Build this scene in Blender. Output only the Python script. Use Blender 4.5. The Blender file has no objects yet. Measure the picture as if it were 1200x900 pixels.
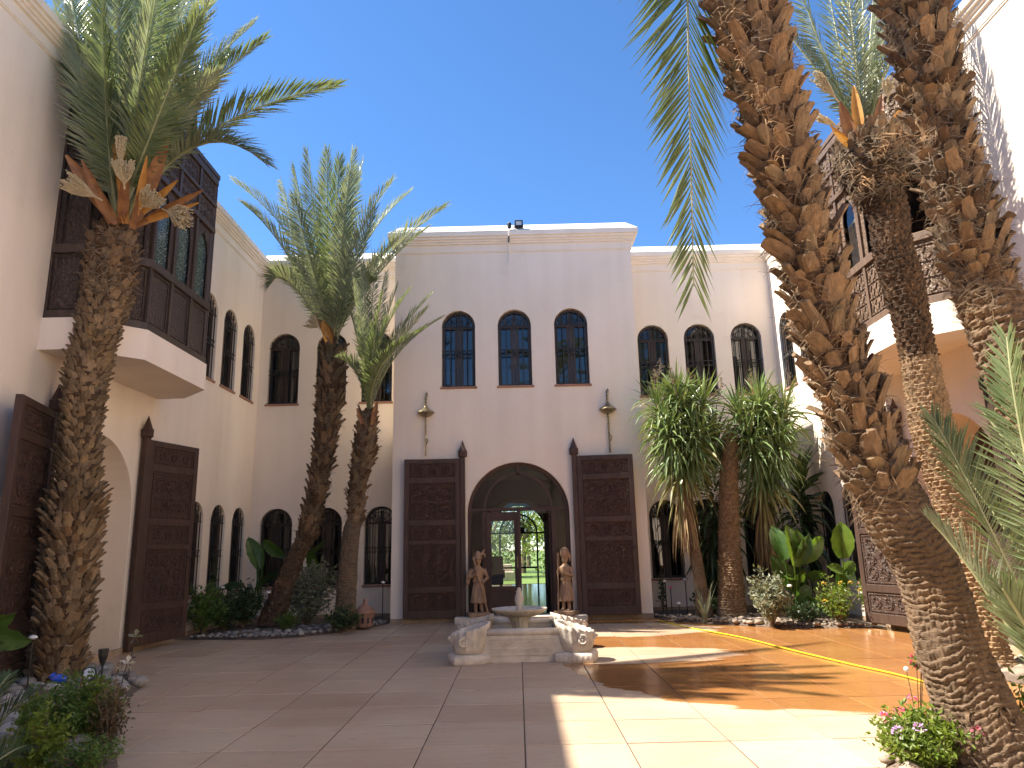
import bpy, bmesh, math, random
from mathutils import Vector, Matrix, Quaternion, noise
R = math.radians
random.seed(7)
scene = bpy.context.scene
col = scene.collection

# ------------------------------------------------------------------ camera
FPX = 842.0                                   # focal length in pixels of a 1200 px wide frame
CAM = Vector((0, 0, 1.6))
pit, rol, yaw = R(12.8), R(-1.305), R(0.172)
FW = Vector((-math.sin(yaw) * math.cos(pit), math.cos(yaw) * math.cos(pit), math.sin(pit)))
r0 = Vector((math.cos(yaw), math.sin(yaw), 0)); u0 = r0.cross(FW)
RT = r0 * math.cos(rol) + u0 * math.sin(rol)
UP = -r0 * math.sin(rol) + u0 * math.cos(rol)
cd = bpy.data.cameras.new('camera'); cam = bpy.data.objects.new('camera', cd); col.objects.link(cam)
cd.sensor_width = 36; cd.lens = FPX / 1200 * 36; cd.clip_start = 0.05; cd.clip_end = 3000
cam.matrix_world = Matrix(((RT.x, UP.x, -FW.x, CAM.x), (RT.y, UP.y, -FW.y, CAM.y), (RT.z, UP.z, -FW.z, CAM.z), (0, 0, 0, 1)))
scene.camera = cam

# ------------------------------------------------------------------ light
SUN = Vector((-1, 0.022, 1.348)).normalized()          # towards the sun
w = bpy.data.worlds.new('World'); scene.world = w; w.use_nodes = True
nt = w.node_tree; nt.nodes.clear()
wo = nt.nodes.new('ShaderNodeOutputWorld'); bg = nt.nodes.new('ShaderNodeBackground'); sk = nt.nodes.new('ShaderNodeTexSky')
sk.sky_type = 'NISHITA'; sk.sun_disc = False
sk.sun_elevation = math.asin(SUN.z); sk.sun_rotation = math.atan2(SUN.x, SUN.y)
sk.altitude = 2000; sk.air_density = 1.0; sk.dust_density = 0.0; sk.ozone_density = 5.0
bg.inputs['Strength'].default_value = 0.076
hs = nt.nodes.new('ShaderNodeHueSaturation'); hs.inputs['Saturation'].default_value = 1.12
nt.links.new(sk.outputs[0], hs.inputs['Color']); nt.links.new(hs.outputs[0], bg.inputs[0]); nt.links.new(bg.outputs[0], wo.inputs[0])
sl = bpy.data.lights.new('sun', 'SUN'); so = bpy.data.objects.new('sun', sl); col.objects.link(so)
sl.energy = 4.0; sl.angle = R(0.53); sl.color = (1.0, 0.92, 0.80)
so.rotation_euler = SUN.to_track_quat('Z', 'Y').to_euler(); so.location = (-30, 0, 40)
scene.view_settings.view_transform = 'Standard'; scene.view_settings.look = 'None'
scene.view_settings.exposure = 2.0; scene.view_settings.gamma = 1.0

cy_ = scene.cycles; cy_.max_bounces = 7; cy_.diffuse_bounces = 4; cy_.glossy_bounces = 3; cy_.transmission_bounces = 4; cy_.transparent_max_bounces = 10; cy_.caustics_reflective = False; cy_.caustics_refractive = False

# ------------------------------------------------------------------ pixel helpers (photo is 1200 x 900)
def ray(u, v): return FW + RT * ((u - 600) / FPX) - UP * ((v - 450) / FPX)
def at(u, v, Y): d = ray(u, v); return CAM + d * (Y / d.y)
def gnd(u, v, z=0.0): d = ray(u, v); return CAM + d * ((z - CAM.z) / d.z)
def atx(u, v, X): d = ray(u, v); return CAM + d * (X / d.x)
def depth(P): return (P - CAM).dot(FW)
def rnd(a, b): return random.uniform(a, b)

# ------------------------------------------------------------------ mesh helpers
class MB:
    def __init__(s): s.v = []; s.f = []; s.M = None
    def add(s, vs, fs):
        o = len(s.v)
        if s.M is not None: vs = [s.M @ Vector(q) for q in vs]
        s.v += [tuple(q) for q in vs]; s.f += [tuple(i + o for i in f) for f in fs]
        return s
    def box(s, x0, x1, y0, y1, z0, z1, ch=0.0):
        if ch <= 0:
            s.add([(x0,y0,z0),(x1,y0,z0),(x1,y1,z0),(x0,y1,z0),(x0,y0,z1),(x1,y0,z1),(x1,y1,z1),(x0,y1,z1)],
                  [(0,3,2,1),(4,5,6,7),(0,1,5,4),(1,2,6,5),(2,3,7,6),(3,0,4,7)])
        else:
            P = []
            for (zz, e) in ((z0, ch), (z0 + ch, 0), (z1 - ch, 0), (z1, ch)):
                a, b, c_, d = x0 + e, x1 - e, y0 + e, y1 - e
                k = 0 if e else ch
                P.append([(a+k,c_,zz),(b-k,c_,zz),(b,c_+k,zz),(b,d-k,zz),(b-k,d,zz),(a+k,d,zz),(a,d-k,zz),(a,c_+k,zz)] if not e else
                         [(a+ch*.6,c_,zz),(b-ch*.6,c_,zz),(b,c_+ch*.6,zz),(b,d-ch*.6,zz),(b-ch*.6,d,zz),(a+ch*.6,d,zz),(a,d-ch*.6,zz),(a,c_+ch*.6,zz)])
            vs = [q for r in P for q in r]; fs = [tuple(range(7, -1, -1)), tuple(range(24, 32))]
            for r in range(3):
                for i in range(8):
                    j = (i + 1) % 8; fs.append((r*8+i, r*8+j, r*8+8+j, r*8+8+i))
            s.add(vs, fs)
        return s
    def quad(s, a, b, c_, d): return s.add([a, b, c_, d], [(0, 1, 2, 3)])
    def tube(s, pts, rad, n=8, cap=True):
        pts = [Vector(p) for p in pts]; m = len(pts)
        if not hasattr(rad, '__len__'): rad = [rad] * m
        t0 = (pts[1] - pts[0]).normalized()
        a = Vector((0, 0, 1)) if abs(t0.z) < .9 else Vector((1, 0, 0))
        nx = (a - t0 * a.dot(t0)).normalized(); vs = []
        for i, p in enumerate(pts):
            t = (pts[min(i+1, m-1)] - pts[max(i-1, 0)]).normalized()
            nx = (nx - t * nx.dot(t)).normalized(); ny = t.cross(nx)
            for k in range(n):
                q = 2 * math.pi * k / n
                vs.append(p + (nx * math.cos(q) + ny * math.sin(q)) * rad[i])
        fs = [(i*n+k, i*n+(k+1) % n, (i+1)*n+(k+1) % n, (i+1)*n+k) for i in range(m-1) for k in range(n)]
        if cap: fs += [tuple(range(n-1, -1, -1)), tuple(range((m-1)*n, m*n))]
        return s.add(vs, fs)
    def lathe(s, prof, n=24, c=(0, 0), rf=None):
        vs = []
        for (r, z) in prof:
            for k in range(n):
                q = 2 * math.pi * k / n; rr = r if rf is None else rf(r, z, q)
                vs.append((c[0] + rr * math.cos(q), c[1] + rr * math.sin(q), z))
        m = len(prof)
        fs = [(i*n+k, i*n+(k+1) % n, (i+1)*n+(k+1) % n, (i+1)*n+k) for i in range(m-1) for k in range(n)]
        fs += [tuple(range(n-1, -1, -1)), tuple(range((m-1)*n, m*n))]
        return s.add(vs, fs)
    def prism(s, poly, z0, z1):
        n = len(poly)
        vs = [(x, y, z0) for x, y in poly] + [(x, y, z1) for x, y in poly]
        return s.add(vs, [tuple(range(n-1, -1, -1)), tuple(range(n, 2*n))] + [(i, (i+1) % n, n+(i+1) % n, n+i) for i in range(n)])
    def ico(s, c, r, sub=1, jit=0.0, sq=(1, 1, 1)):
        bm = bmesh.new(); bmesh.ops.create_icosphere(bm, subdivisions=sub, radius=1)
        vs = [Vector(((v.co.x*r+rnd(-jit, jit)*r)*sq[0], (v.co.y*r+rnd(-jit, jit)*r)*sq[1], (v.co.z*r+rnd(-jit, jit)*r)*sq[2])) + Vector(c) for v in bm.verts]
        bm.verts.index_update(); fs = [tuple(v.index for v in f.verts) for f in bm.faces]; bm.free()
        return s.add(vs, fs)
    def mesh(s, name, m, smooth=False):
        me = bpy.data.meshes.new(name); me.from_pydata(s.v, [], s.f)
        me.materials.append(m)
        if smooth: me.polygons.foreach_set('use_smooth', [True] * len(me.polygons))
        me.update(); return me
    def build(s, name, m, parent=None, smooth=False):
        return link(name, s.mesh(name, m, smooth), parent)
def link(name, me, parent=None, mat=None):
    o = bpy.data.objects.new(name, me); col.objects.link(o)
    if parent is not None: o.parent = parent
    if mat is not None: o.matrix_local = mat
    return o
def empty(name, loc=(0, 0, 0), rz=0.0, parent=None):
    o = bpy.data.objects.new(name, None); col.objects.link(o); o.location = loc; o.rotation_euler = (0, 0, rz)
    o.empty_display_size = .2
    if parent is not None: o.parent = parent
    return o
def tag(o, label=None, cat=None, group=None, kind=None):
    if label: o['label'] = label
    if cat: o['category'] = cat
    if group: o['group'] = group
    if kind: o['kind'] = kind
    return o
def remesh(mb, vox, smooth_it=2):
    """fuse overlapping solids into one continuous skin"""
    me = mb.mesh('tmp', MAT['stone']); o = bpy.data.objects.new('tmp', me); col.objects.link(o)
    md = o.modifiers.new('r', 'REMESH'); md.mode = 'VOXEL'; md.voxel_size = vox
    ms = o.modifiers.new('s', 'SMOOTH'); ms.iterations = smooth_it; ms.factor = .5
    dg = bpy.context.evaluated_depsgraph_get(); ev = o.evaluated_get(dg)
    out = bpy.data.meshes.new_from_object(ev); bpy.data.objects.remove(o); bpy.data.meshes.remove(me)
    out.polygons.foreach_set('use_smooth', [True] * len(out.polygons)); return out

# ------------------------------------------------------------------ materials
MAT = {}
def nodes(name):
    m = bpy.data.materials.new(name); m.use_nodes = True; t = m.node_tree
    b = t.nodes['Principled BSDF']; MAT[name] = m
    return m, t, b
def N(t, kind, **kw):
    n = t.nodes.new('ShaderNode' + kind)
    for k, v in kw.items():
        if k in n.inputs: n.inputs[k].default_value = v
        else: setattr(n, k, v)
    return n
def ramp(t, fac, stops):
    r = N(t, 'ValToRGB'); e = r.color_ramp.elements
    while len(e) < len(stops): e.new(0.5)
    for q, (p, c) in zip(e, stops): q.position = p; q.color = (*c, 1) if len(c) == 3 else c
    t.links.new(fac, r.inputs[0]); return r.outputs[0]
def scaled(t, sc, src='pos'):
    if src == 'pos': o = N(t, 'NewGeometry').outputs['Position']
    else: o = N(t, 'TexCoord').outputs['Object']
    mp = N(t, 'Mapping'); mp.inputs['Scale'].default_value = sc; t.links.new(o, mp.inputs[0]); return mp.outputs[0]
def mul(c, k): return tuple(min(1, q * k) for q in c)
def mix(t, f, a, b, mode='MIX'):
    m = N(t, 'MixRGB', blend_type=mode)
    for i, q in enumerate((f, a, b)):
        if hasattr(q, 'links') or hasattr(q, 'is_linked'): t.links.new(q, m.inputs[i])
        else: m.inputs[i].default_value = q if i == 0 else (*q, 1)
    return m.outputs[0]
def basic(name, c, rough=.6, var=.25, sc=(4, 4, 4), bump=.2, bsc=(40, 40, 40), dist=.01, src='pos', metal=0.0, spec=.5, rand=.15, detail=6):
    m, t, b = nodes(name)
    n = N(t, 'TexNoise', Detail=detail, Roughness=.6); n.inputs['Scale'].default_value = 1; t.links.new(scaled(t, sc, src), n.inputs['Vector'])
    cc = ramp(t, n.outputs[0], [(.3, mul(c, 1 - var)), (.7, mul(c, 1 + var))])
    if rand > 0:
        oi = N(t, 'ObjectInfo'); rr = ramp(t, oi.outputs['Random'], [(0, (1 - rand,) * 3), (1, (1 + rand * .0,) * 3)])
        cc = mix(t, 1.0, cc, rr, 'MULTIPLY')
    t.links.new(cc, b.inputs['Base Color'])
    b.inputs['Roughness'].default_value = rough; b.inputs['Metallic'].default_value = metal; b.inputs['Specular IOR Level'].default_value = spec
    if bump > 0:
        n2 = N(t, 'TexNoise', Detail=5); n2.inputs['Scale'].default_value = 1; t.links.new(scaled(t, bsc, src), n2.inputs['Vector'])
        bp = N(t, 'Bump', Strength=bump, Distance=dist); t.links.new(n2.outputs[0], bp.inputs['Height']); t.links.new(bp.outputs[0], b.inputs['Normal'])
    return m
def leafmat(name, c, c2, rough=.45, trans=.35, sc=3.0):
    m, t, b = nodes(name)
    n = N(t, 'TexNoise', Detail=3); n.inputs['Scale'].default_value = sc; t.links.new(N(t, 'NewGeometry').outputs['Position'], n.inputs['Vector'])
    cc = ramp(t, n.outputs[0], [(.32, c), (.68, c2)])
    t.links.new(cc, b.inputs['Base Color']); b.inputs['Roughness'].default_value = rough; b.inputs['Specular IOR Level'].default_value = .45
    tr = N(t, 'BsdfTranslucent'); t.links.new(mix(t, 1.0, cc, (1.0, 1.0, .55), 'MULTIPLY'), tr.inputs[0])
    ms = N(t, 'MixShader'); ms.inputs[0].default_value = trans
    t.links.new(b.outputs[0], ms.inputs[1]); t.links.new(tr.outputs[0], ms.inputs[2])
    t.links.new(ms.outputs[0], t.nodes['Material Output'].inputs['Surface']); return m

# plaster: faint cloudy patches, vertical weather streaks, trowel relief
def plaster(name, c):
    m, t, b = nodes(name)
    n = N(t, 'TexNoise', Detail=5); n.inputs['Scale'].default_value = 1; t.links.new(scaled(t, (.7, .7, .45)), n.inputs['Vector'])
    cc = ramp(t, n.outputs[0], [(.25, mul(c, .93)), (.75, mul(c, 1.05))])
    n2 = N(t, 'TexNoise', Detail=4); n2.inputs['Scale'].default_value = 1; t.links.new(scaled(t, (3, 3, .16)), n2.inputs['Vector'])
    cc = mix(t, .5, cc, ramp(t, n2.outputs[0], [(.3, (.9, .88, .86)), (.62, (1, 1, 1))]), 'MULTIPLY')
    n4 = N(t, 'TexNoise', Detail=8, Roughness=.7); n4.inputs['Scale'].default_value = 2.2; t.links.new(N(t, 'NewGeometry').outputs['Position'], n4.inputs['Vector'])
    cc = mix(t, .6, cc, ramp(t, n4.outputs[0], [(.28, (.9, .87, .84)), (.42, (1, 1, 1))]), 'MULTIPLY')
    t.links.new(cc, b.inputs['Base Color']); b.inputs['Roughness'].default_value = .85; b.inputs['Specular IOR Level'].default_value = .2
    n3 = N(t, 'TexNoise', Detail=8); n3.inputs['Scale'].default_value = 14; t.links.new(N(t, 'NewGeometry').outputs['Position'], n3.inputs['Vector'])
    bp = N(t, 'Bump', Strength=.25, Distance=.012); t.links.new(n3.outputs[0], bp.inputs['Height']); t.links.new(bp.outputs[0], b.inputs['Normal'])
    return m
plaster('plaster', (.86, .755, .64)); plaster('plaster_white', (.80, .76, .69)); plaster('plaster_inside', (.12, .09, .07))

# travertine-like slab, with a wet patch whose outline is laid out on the ground
def slabmat():
    m, t, b = nodes('slab'); g = N(t, 'NewGeometry').outputs['Position']
    n = N(t, 'TexNoise', Detail=6, Roughness=.65); n.inputs['Scale'].default_value = 1; t.links.new(scaled(t, (1.3, 11, 1)), n.inputs['Vector'])
    dry = ramp(t, n.outputs[0], [(.22, (.38, .275, .18)), (.38, (.52, .395, .27)), (.75, (.58, .445, .305))])
    n5 = N(t, 'TexNoise', Detail=4); n5.inputs['Scale'].default_value = .55; t.links.new(g, n5.inputs['Vector'])
    dry = mix(t, .8, dry, ramp(t, n5.outputs[0], [(.35, (.80, .68, .66)), (.62, (1, 1, 1))]), 'MULTIPLY')
    oi = N(t, 'ObjectInfo'); dry = mix(t, 1.0, dry, ramp(t, oi.outputs['Random'], [(0, (.86, .84, .83)), (1, (1, 1, 1))]), 'MULTIPLY')
    pit_ = N(t, 'TexNoise', Detail=3); pit_.inputs['Scale'].default_value = 1; t.links.new(scaled(t, (9, 38, 1)), pit_.inputs['Vector'])
    pm = ramp(t, pit_.outputs[0], [(.30, (.55, .50, .47)), (.37, (1, 1, 1))]); dry = mix(t, .8, dry, pm, 'MULTIPLY')
    wet = mix(t, 1.0, dry, (.66, .41, .20), 'MULTIPLY')
    wn = N(t, 'TexNoise', Detail=5); wn.inputs['Scale'].default_value = 1; t.links.new(scaled(t, (1.0, 2.4, 1)), wn.inputs['Vector'])
    sx = N(t, 'SeparateXYZ'); t.links.new(g, sx.inputs[0])
    def M(op, a, b_=None, c_=None):
        q = N(t, 'Math', operation=op)
        for i, z in enumerate((a, b_, c_)):
            if z is None: continue
            if hasattr(z, 'is_linked'): t.links.new(z, q.inputs[i])
            else: q.inputs[i].default_value = z
        return q.outputs[0]
    X, Y = sx.outputs[0], sx.outputs[1]; nz = M('MULTIPLY_ADD', wn.outputs[0], 2.2, -1.1)
    # signed: >0 wet.  lower edge of the patch runs from beside the fountain to the front right
    def ell(cx, cy, ax, ay):
        return M('SUBTRACT', M('SQRT', M('ADD', M('POWER', M('DIVIDE', M('SUBTRACT', X, cx), ax), 2), M('POWER', M('DIVIDE', M('SUBTRACT', Y, cy), ay), 2))), 1.0)
    e1 = M('SUBTRACT', M('SUBTRACT', Y, M('DIVIDE', 2.4, M('MAXIMUM', X, .3))), 6.6)           # beyond the front edge
    e1 = M('MULTIPLY_ADD', nz, .45, M('MULTIPLY', e1, .9))
    side = M('MULTIPLY_ADD', nz, .3, M('SUBTRACT', X, .35))
    d1 = M('MULTIPLY_ADD', nz, .35, ell(1.5, 11.35, 1.75, .8)); d2 = M('MULTIPLY_ADD', nz, .3, ell(1.8, 14.7, 2.0, 1.1))
    s = M('MINIMUM', M('MINIMUM', e1, side), M('MINIMUM', d1, d2))
    fac = ramp(t, M('MULTIPLY_ADD', s, 4.0, .5), [(.3, (0, 0, 0)), (.7, (1, 1, 1))])
    t.links.new(mix(t, fac, dry, wet), b.inputs['Base Color'])
    mr = N(t, 'MapRange'); t.links.new(fac, mr.inputs[0]); mr.inputs[3].default_value = .42; mr.inputs[4].default_value = .16
    rn = N(t, 'TexNoise', Detail=4); rn.inputs['Scale'].default_value = 3; t.links.new(g, rn.inputs['Vector'])
    t.links.new(M('MULTIPLY_ADD', rn.outputs[0], .22, M('SUBTRACT', mr.outputs[0], .1)), b.inputs['Roughness'])
    bp = N(t, 'Bump', Strength=.35, Distance=.004); t.links.new(n.outputs[0], bp.inputs['Height']); t.links.new(bp.outputs[0], b.inputs['Normal'])
slabmat()
basic('grout', (.10, .07, .052), .9, .2)
basic('earth', (.30, .22, .15), .95, .25, (.5, .5, .5))
basic('soil', (.13, .095, .07), .95, .35, (5, 5, 5), .6, (30, 30, 30), .03)

def carved(name, c, sc, strength=1.0, rough=.5, geo=False):
    """dark wood with a shallow interlaced carving"""
    m, t, b = nodes(name); o = N(t, 'TexCoord').outputs['Object']
    n = N(t, 'TexNoise', Detail=5); n.inputs['Scale'].default_value = 1
    mp = N(t, 'Mapping'); mp.inputs['Scale'].default_value = (14, 14, 1.6); t.links.new(o, mp.inputs[0]); t.links.new(mp.outputs[0], n.inputs['Vector'])
    base = ramp(t, n.outputs[0], [(.3, mul(c, .72)), (.7, mul(c, 1.25))])
    v = N(t, 'TexVoronoi', feature='DISTANCE_TO_EDGE'); v.inputs['Scale'].default_value = sc
    wn = N(t, 'TexNoise', Detail=2); wn.inputs['Scale'].default_value = sc * .45; t.links.new(o, wn.inputs['Vector'])
    ad = N(t, 'VectorMath', operation='MULTIPLY_ADD'); t.links.new(wn.outputs['Color'], ad.inputs[0]); ad.inputs[1].default_value = (.14, .14, .14); t.links.new(o, ad.inputs[2])
    t.links.new(ad.outputs[0], v.inputs['Vector'])
    hh = ramp(t, v.outputs['Distance'], [(.02, (0, 0, 0)), (.09, (1, 1, 1)), (.2, (.8, .8, .8)), (.3, (.25, .25, .25))])
    # raised parts of the carving are tinted lighter, cut parts darker
    base = mix(t, .35, base, mix(t, hh, mul(c, .45), mul(c, 1.7)))
    t.links.new(base, b.inputs['Base Color']); b.inputs['Roughness'].default_value = rough
    bp = N(t, 'Bump', Strength=strength, Distance=.012); t.links.new(hh, bp.inputs['Height']); t.links.new(bp.outputs[0], b.inputs['Normal'])
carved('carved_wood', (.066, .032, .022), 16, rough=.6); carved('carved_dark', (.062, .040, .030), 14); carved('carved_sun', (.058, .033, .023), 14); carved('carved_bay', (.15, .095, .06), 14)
basic('wood', (.060, .029, .020), .62, .35, (14, 14, 1.4), .35, (50, 50, 4), .006, 'obj')
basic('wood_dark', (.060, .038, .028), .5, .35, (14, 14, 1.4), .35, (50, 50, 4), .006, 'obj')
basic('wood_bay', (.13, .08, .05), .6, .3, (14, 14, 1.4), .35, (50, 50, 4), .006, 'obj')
basic('wood_sun', (.058, .033, .023), .55, .3, (14, 14, 1.4), .35, (50, 50, 4), .006, 'obj')
basic('iron', (.018, .017, .017), .5, .2, bump=.1)
basic('black_plastic', (.015, .015, .016), .4, .2, bump=.05)
basic('brass', (.30, .24, .15), .35, .3, (20, 20, 20), .3, (60, 60, 60), .004, metal=.8)
basic('terracotta', (.36, .19, .125), .85, .2, (8, 8, 8))
basic('terracotta_pale', (.40, .29, .19), .85, .2, (6, 6, 6))
basic('stone', (.60, .52, .42), .75, .22, (5, 5, 5), .45, (45, 45, 45), .012)
basic('stone_carved', (.58, .50, .41), .75, .25, (8, 8, 8), .5, (40, 40, 40), .012)
basic('pebble', (.33, .31, .28), .8, .25, (12, 12, 12), .3, rand=.5)
basic('pebble_warm', (.33, .255, .19), .8, .25, (12, 12, 12), .3, rand=.45)
basic('statue_wood', (.36, .225, .135), .65, .4, (16, 16, 5), .8, (35, 35, 16), .02, 'obj')
basic('white_paint', (.75, .74, .71), .5, .08)
basic('curtain', (.30, .27, .23), .9, .2, (20, 20, 1))
basic('hose', (.55, .44, .02), .4, .08, bump=.05)
basic('water', (.02, .05, .03), .03, .1, bump=.05, dist=.003)
basic('hall_floor', (.055, .06, .05), .10, .3, (1.6, 1.6, 1), bump=0)
basic('lens', (.55, .58, .6), .15, .1, bump=0)
def fibre(name, c, var=.45, sc=(9, 9, 1.2), rand=.45, orange=(.42, .23, .10)):
    m, t, b = nodes(name)
    n = N(t, 'TexNoise', Detail=6, Roughness=.65); n.inputs['Scale'].default_value = 4; t.links.new(scaled(t, sc, 'obj'), n.inputs['Vector'])
    cc = ramp(t, n.outputs[0], [(.28, mul(c, 1 - var)), (.5, c), (.75, mul(c, 1 + var))])
    oi = N(t, 'ObjectInfo')
    cc = mix(t, 1.0, cc, ramp(t, oi.outputs['Random'], [(0, (1 - rand,) * 3), (.6, (1, 1, 1)), (1, (1.0, .93, .84))]), 'MULTIPLY')
    n6 = N(t, 'TexNoise', Detail=3); n6.inputs['Scale'].default_value = 3.2; t.links.new(N(t, 'NewGeometry').outputs['Position'], n6.inputs['Vector'])
    cc = mix(t, ramp(t, n6.outputs[0], [(.5, (0, 0, 0)), (.72, (.75, .75, .75))]), cc, orange)
    t.links.new(cc, b.inputs['Base Color']); b.inputs['Roughness'].default_value = .8; b.inputs['Specular IOR Level'].default_value = .25
    n2 = N(t, 'TexNoise', Detail=6, Roughness=.7); n2.inputs['Scale'].default_value = 9; t.links.new(scaled(t, sc, 'obj'), n2.inputs['Vector'])
    bp = N(t, 'Bump', Strength=.9, Distance=.02); t.links.new(n2.outputs[0], bp.inputs['Height']); t.links.new(bp.outputs[0], b.inputs['Normal'])
    return m
fibre('boot', (.225, .150, .090), orange=(.29, .175, .085)); fibre('boot_tan', (.31, .225, .14), orange=(.42, .29, .16)); fibre('boot_grey', (.20, .145, .092), orange=(.34, .24, .13)); fibre('boot_dark', (.10, .062, .036), orange=(.15, .085, .045))
fibre('bark', (.155, .105, .066), var=.6, sc=(3, 3, 16), rand=.1, orange=(.21, .135, .075)); fibre('bark_grey', (.15, .108, .07), sc=(2, 2, 14), rand=.1, orange=(.26, .17, .10))
fibre('bark_pale', (.25, .17, .10), sc=(3, 3, 12), rand=.2, orange=(.28, .185, .10)); fibre('strands', (.20, .145, .092), rand=.2)
fibre('straw', (.30, .215, .115), rand=.1, orange=(.31, .18, .08))
leafmat('frond_green', (.12, .165, .07), (.22, .27, .135), .33, .32); leafmat('frond_grey', (.19, .225, .145), (.31, .345, .235), .33, .32)
leafmat('frond_bright', (.08, .12, .025), (.15, .19, .055), .36, .42); leafmat('rachis', (.22, .24, .11), (.32, .32, .17), .5, .05)
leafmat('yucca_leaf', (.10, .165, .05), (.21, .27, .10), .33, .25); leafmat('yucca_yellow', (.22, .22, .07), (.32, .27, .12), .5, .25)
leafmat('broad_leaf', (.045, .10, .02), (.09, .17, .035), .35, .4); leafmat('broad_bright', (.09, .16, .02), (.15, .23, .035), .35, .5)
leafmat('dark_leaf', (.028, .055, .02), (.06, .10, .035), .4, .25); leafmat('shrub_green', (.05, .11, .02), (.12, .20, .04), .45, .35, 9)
leafmat('shrub_lime', (.10, .165, .02), (.19, .25, .035), .45, .4, 9); leafmat('shrub_grey', (.15, .17, .11), (.28, .29, .20), .6, .3, 9)
leafmat('shrub_red', (.08, .055, .03), (.13, .09, .05), .5, .3, 9); leafmat('petal_pink', (.72, .10, .26), (.8, .25, .42), .5, .35, 20)
leafmat('petal_lilac', (.50, .30, .62), (.66, .46, .74), .5, .35, 20); leafmat('petal_white', (.7, .68, .6), (.8, .78, .7), .5, .35, 20)
leafmat('petal_yellow', (.7, .42, .05), (.8, .55, .1), .5, .35, 20); leafmat('garden_leaf', (.10, .17, .04), (.24, .30, .08), .5, .3, 2)
leafmat('lawn', (.10, .17, .03), (.17, .24, .05), .7, .1); leafmat('blossom', (.50, .40, .24), (.62, .52, .34), .7, .2, 30)
leafmat('spathe', (.20, .085, .04), (.36, .17, .06), .5, .15, 8)
leafmat('spathe_orange', (.50, .22, .05), (.62, .32, .08), .5, .25, 8)
def glass(name, tint, base=.04):
    m, t, b = nodes(name); t.nodes.remove(b)
    tr = N(t, 'BsdfTransparent'); tr.inputs[0].default_value = (*tint, 1); gl = N(t, 'BsdfGlossy'); gl.inputs['Roughness'].default_value = .01
    nn = N(t, 'TexNoise'); nn.inputs['Scale'].default_value = 1.7; t.links.new(N(t, 'NewGeometry').outputs['Position'], nn.inputs['Vector'])
    bp = N(t, 'Bump', Strength=.06, Distance=.05); t.links.new(nn.outputs[0], bp.inputs['Height']); t.links.new(bp.outputs[0], gl.inputs['Normal'])
    fr = N(t, 'LayerWeight', Blend=.28); mr = N(t, 'MapRange'); t.links.new(fr.outputs['Fresnel'], mr.inputs[0]); mr.inputs[3].default_value = base; mr.inputs[4].default_value = 1
    ms = N(t, 'MixShader'); t.links.new(mr.outputs[0], ms.inputs[0]); t.links.new(tr.outputs[0], ms.inputs[1]); t.links.new(gl.outputs[0], ms.inputs[2])
    t.links.new(ms.outputs[0], t.nodes['Material Output'].inputs['Surface'])
glass('glass', (.4, .42, .42), .07); glass('glass_clear', (.8, .8, .77), .012)
def etched():
    m, t, b = nodes('etched_glass')
    v = N(t, 'TexVoronoi', feature='DISTANCE_TO_EDGE'); v.inputs['Scale'].default_value = 26; t.links.new(N(t, 'TexCoord').outputs['Object'], v.inputs['Vector'])
    t.links.new(ramp(t, v.outputs[0], [(.012, (.30, .36, .35)), (.05, (.015, .035, .036))]), b.inputs['Base Color']); b.inputs['Roughness'].default_value = .12
etched()
m, t, b = nodes('blue_glass'); b.inputs['Base Color'].default_value = (.02, .10, .75, 1); b.inputs['Roughness'].default_value = .1; b.inputs['Transmission Weight'].default_value = .4
# ================================================================== ground and paving
tag(MB().quad((-400, -400, -.05), (400, -400, -.05), (400, 400, -.05), (-400, 400, -.05)).build('ground', MAT['earth']), kind='structure')
XL, XR, YB, YF = -6.7, 6.9, 18.3, 16.75
XM = (XL + XR) / 2
paving = tag(MB().quad((XL - .3, -3, -.0065), (XR + .3, -3, -.0065), (XR + .3, YB + .2, -.0065), (XL - .3, YB + .2, -.0065)).build('courtyard_paving', MAT['grout']), kind='structure')
tag(MB().quad((XL - .3, -9, -.002), (XR + .3, -9, -.002), (XR + .3, 6.47 - 3 * .81 - .008, -.002), (XL - .3, 6.47 - 3 * .81 - .008, -.002)).build('paving', MAT['slab']), kind='structure')
# planting beds (outlines on the ground)
def gpoly(px): return [gnd(u, v).xy for u, v in px]
BED = {}
BED['back_left'] = [(XL, 14.55)] + [tuple(q) for q in gpoly([(222, 750), (300, 750), (350, 747), (400, 741), (440, 735), (456, 731)])] + [(-2.87, YB), (XL, YB)]
BED['back_right'] = [(3.02, YB)] + [tuple(q) for q in gpoly([(768, 724), (790, 728), (830, 731), (900, 735), (960, 736), (1030, 736)])] + [(XR, 14.1), (XR, YB)]
BED['front_left'] = [(XL + .05, 7.6)] + [tuple(q) for q in gpoly([(20, 792), (60, 783), (110, 785), (150, 796), (166, 806), (150, 818), (136, 835), (134, 860), (138, 900)])] + [(-3.6, 4.6), (XL + .05, 4.6)]
BED['front_right'] = [(2.55, 5.2)] + [tuple(q) for q in gpoly([(1036, 905), (1043, 884), (1075, 868), (1120, 858), (1180, 850)])] + [(4.3, 6.2), (4.5, 5.4), (4.2, 4.4), (2.7, 4.2)]
BED['side_right'] = [(5.35, 9.3), (5.5, 9.75), (5.95, 9.95), (6.4, 9.8), (6.85, 9.3), (6.85, 4.6), (5.6, 4.6), (5.1, 6.5), (5.6, 8.0)]
def inside(p, poly):
    x, y = p; r = False; n = len(poly)
    for i in range(n):
        (x1, y1), (x2, y2) = poly[i][:2], poly[(i + 1) % n][:2]
        if (y1 > y) != (y2 > y) and x < (x2 - x1) * (y - y1) / (y2 - y1) + x1: r = not r
    return r
SW, SD = .848, .81
sm = []
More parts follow.
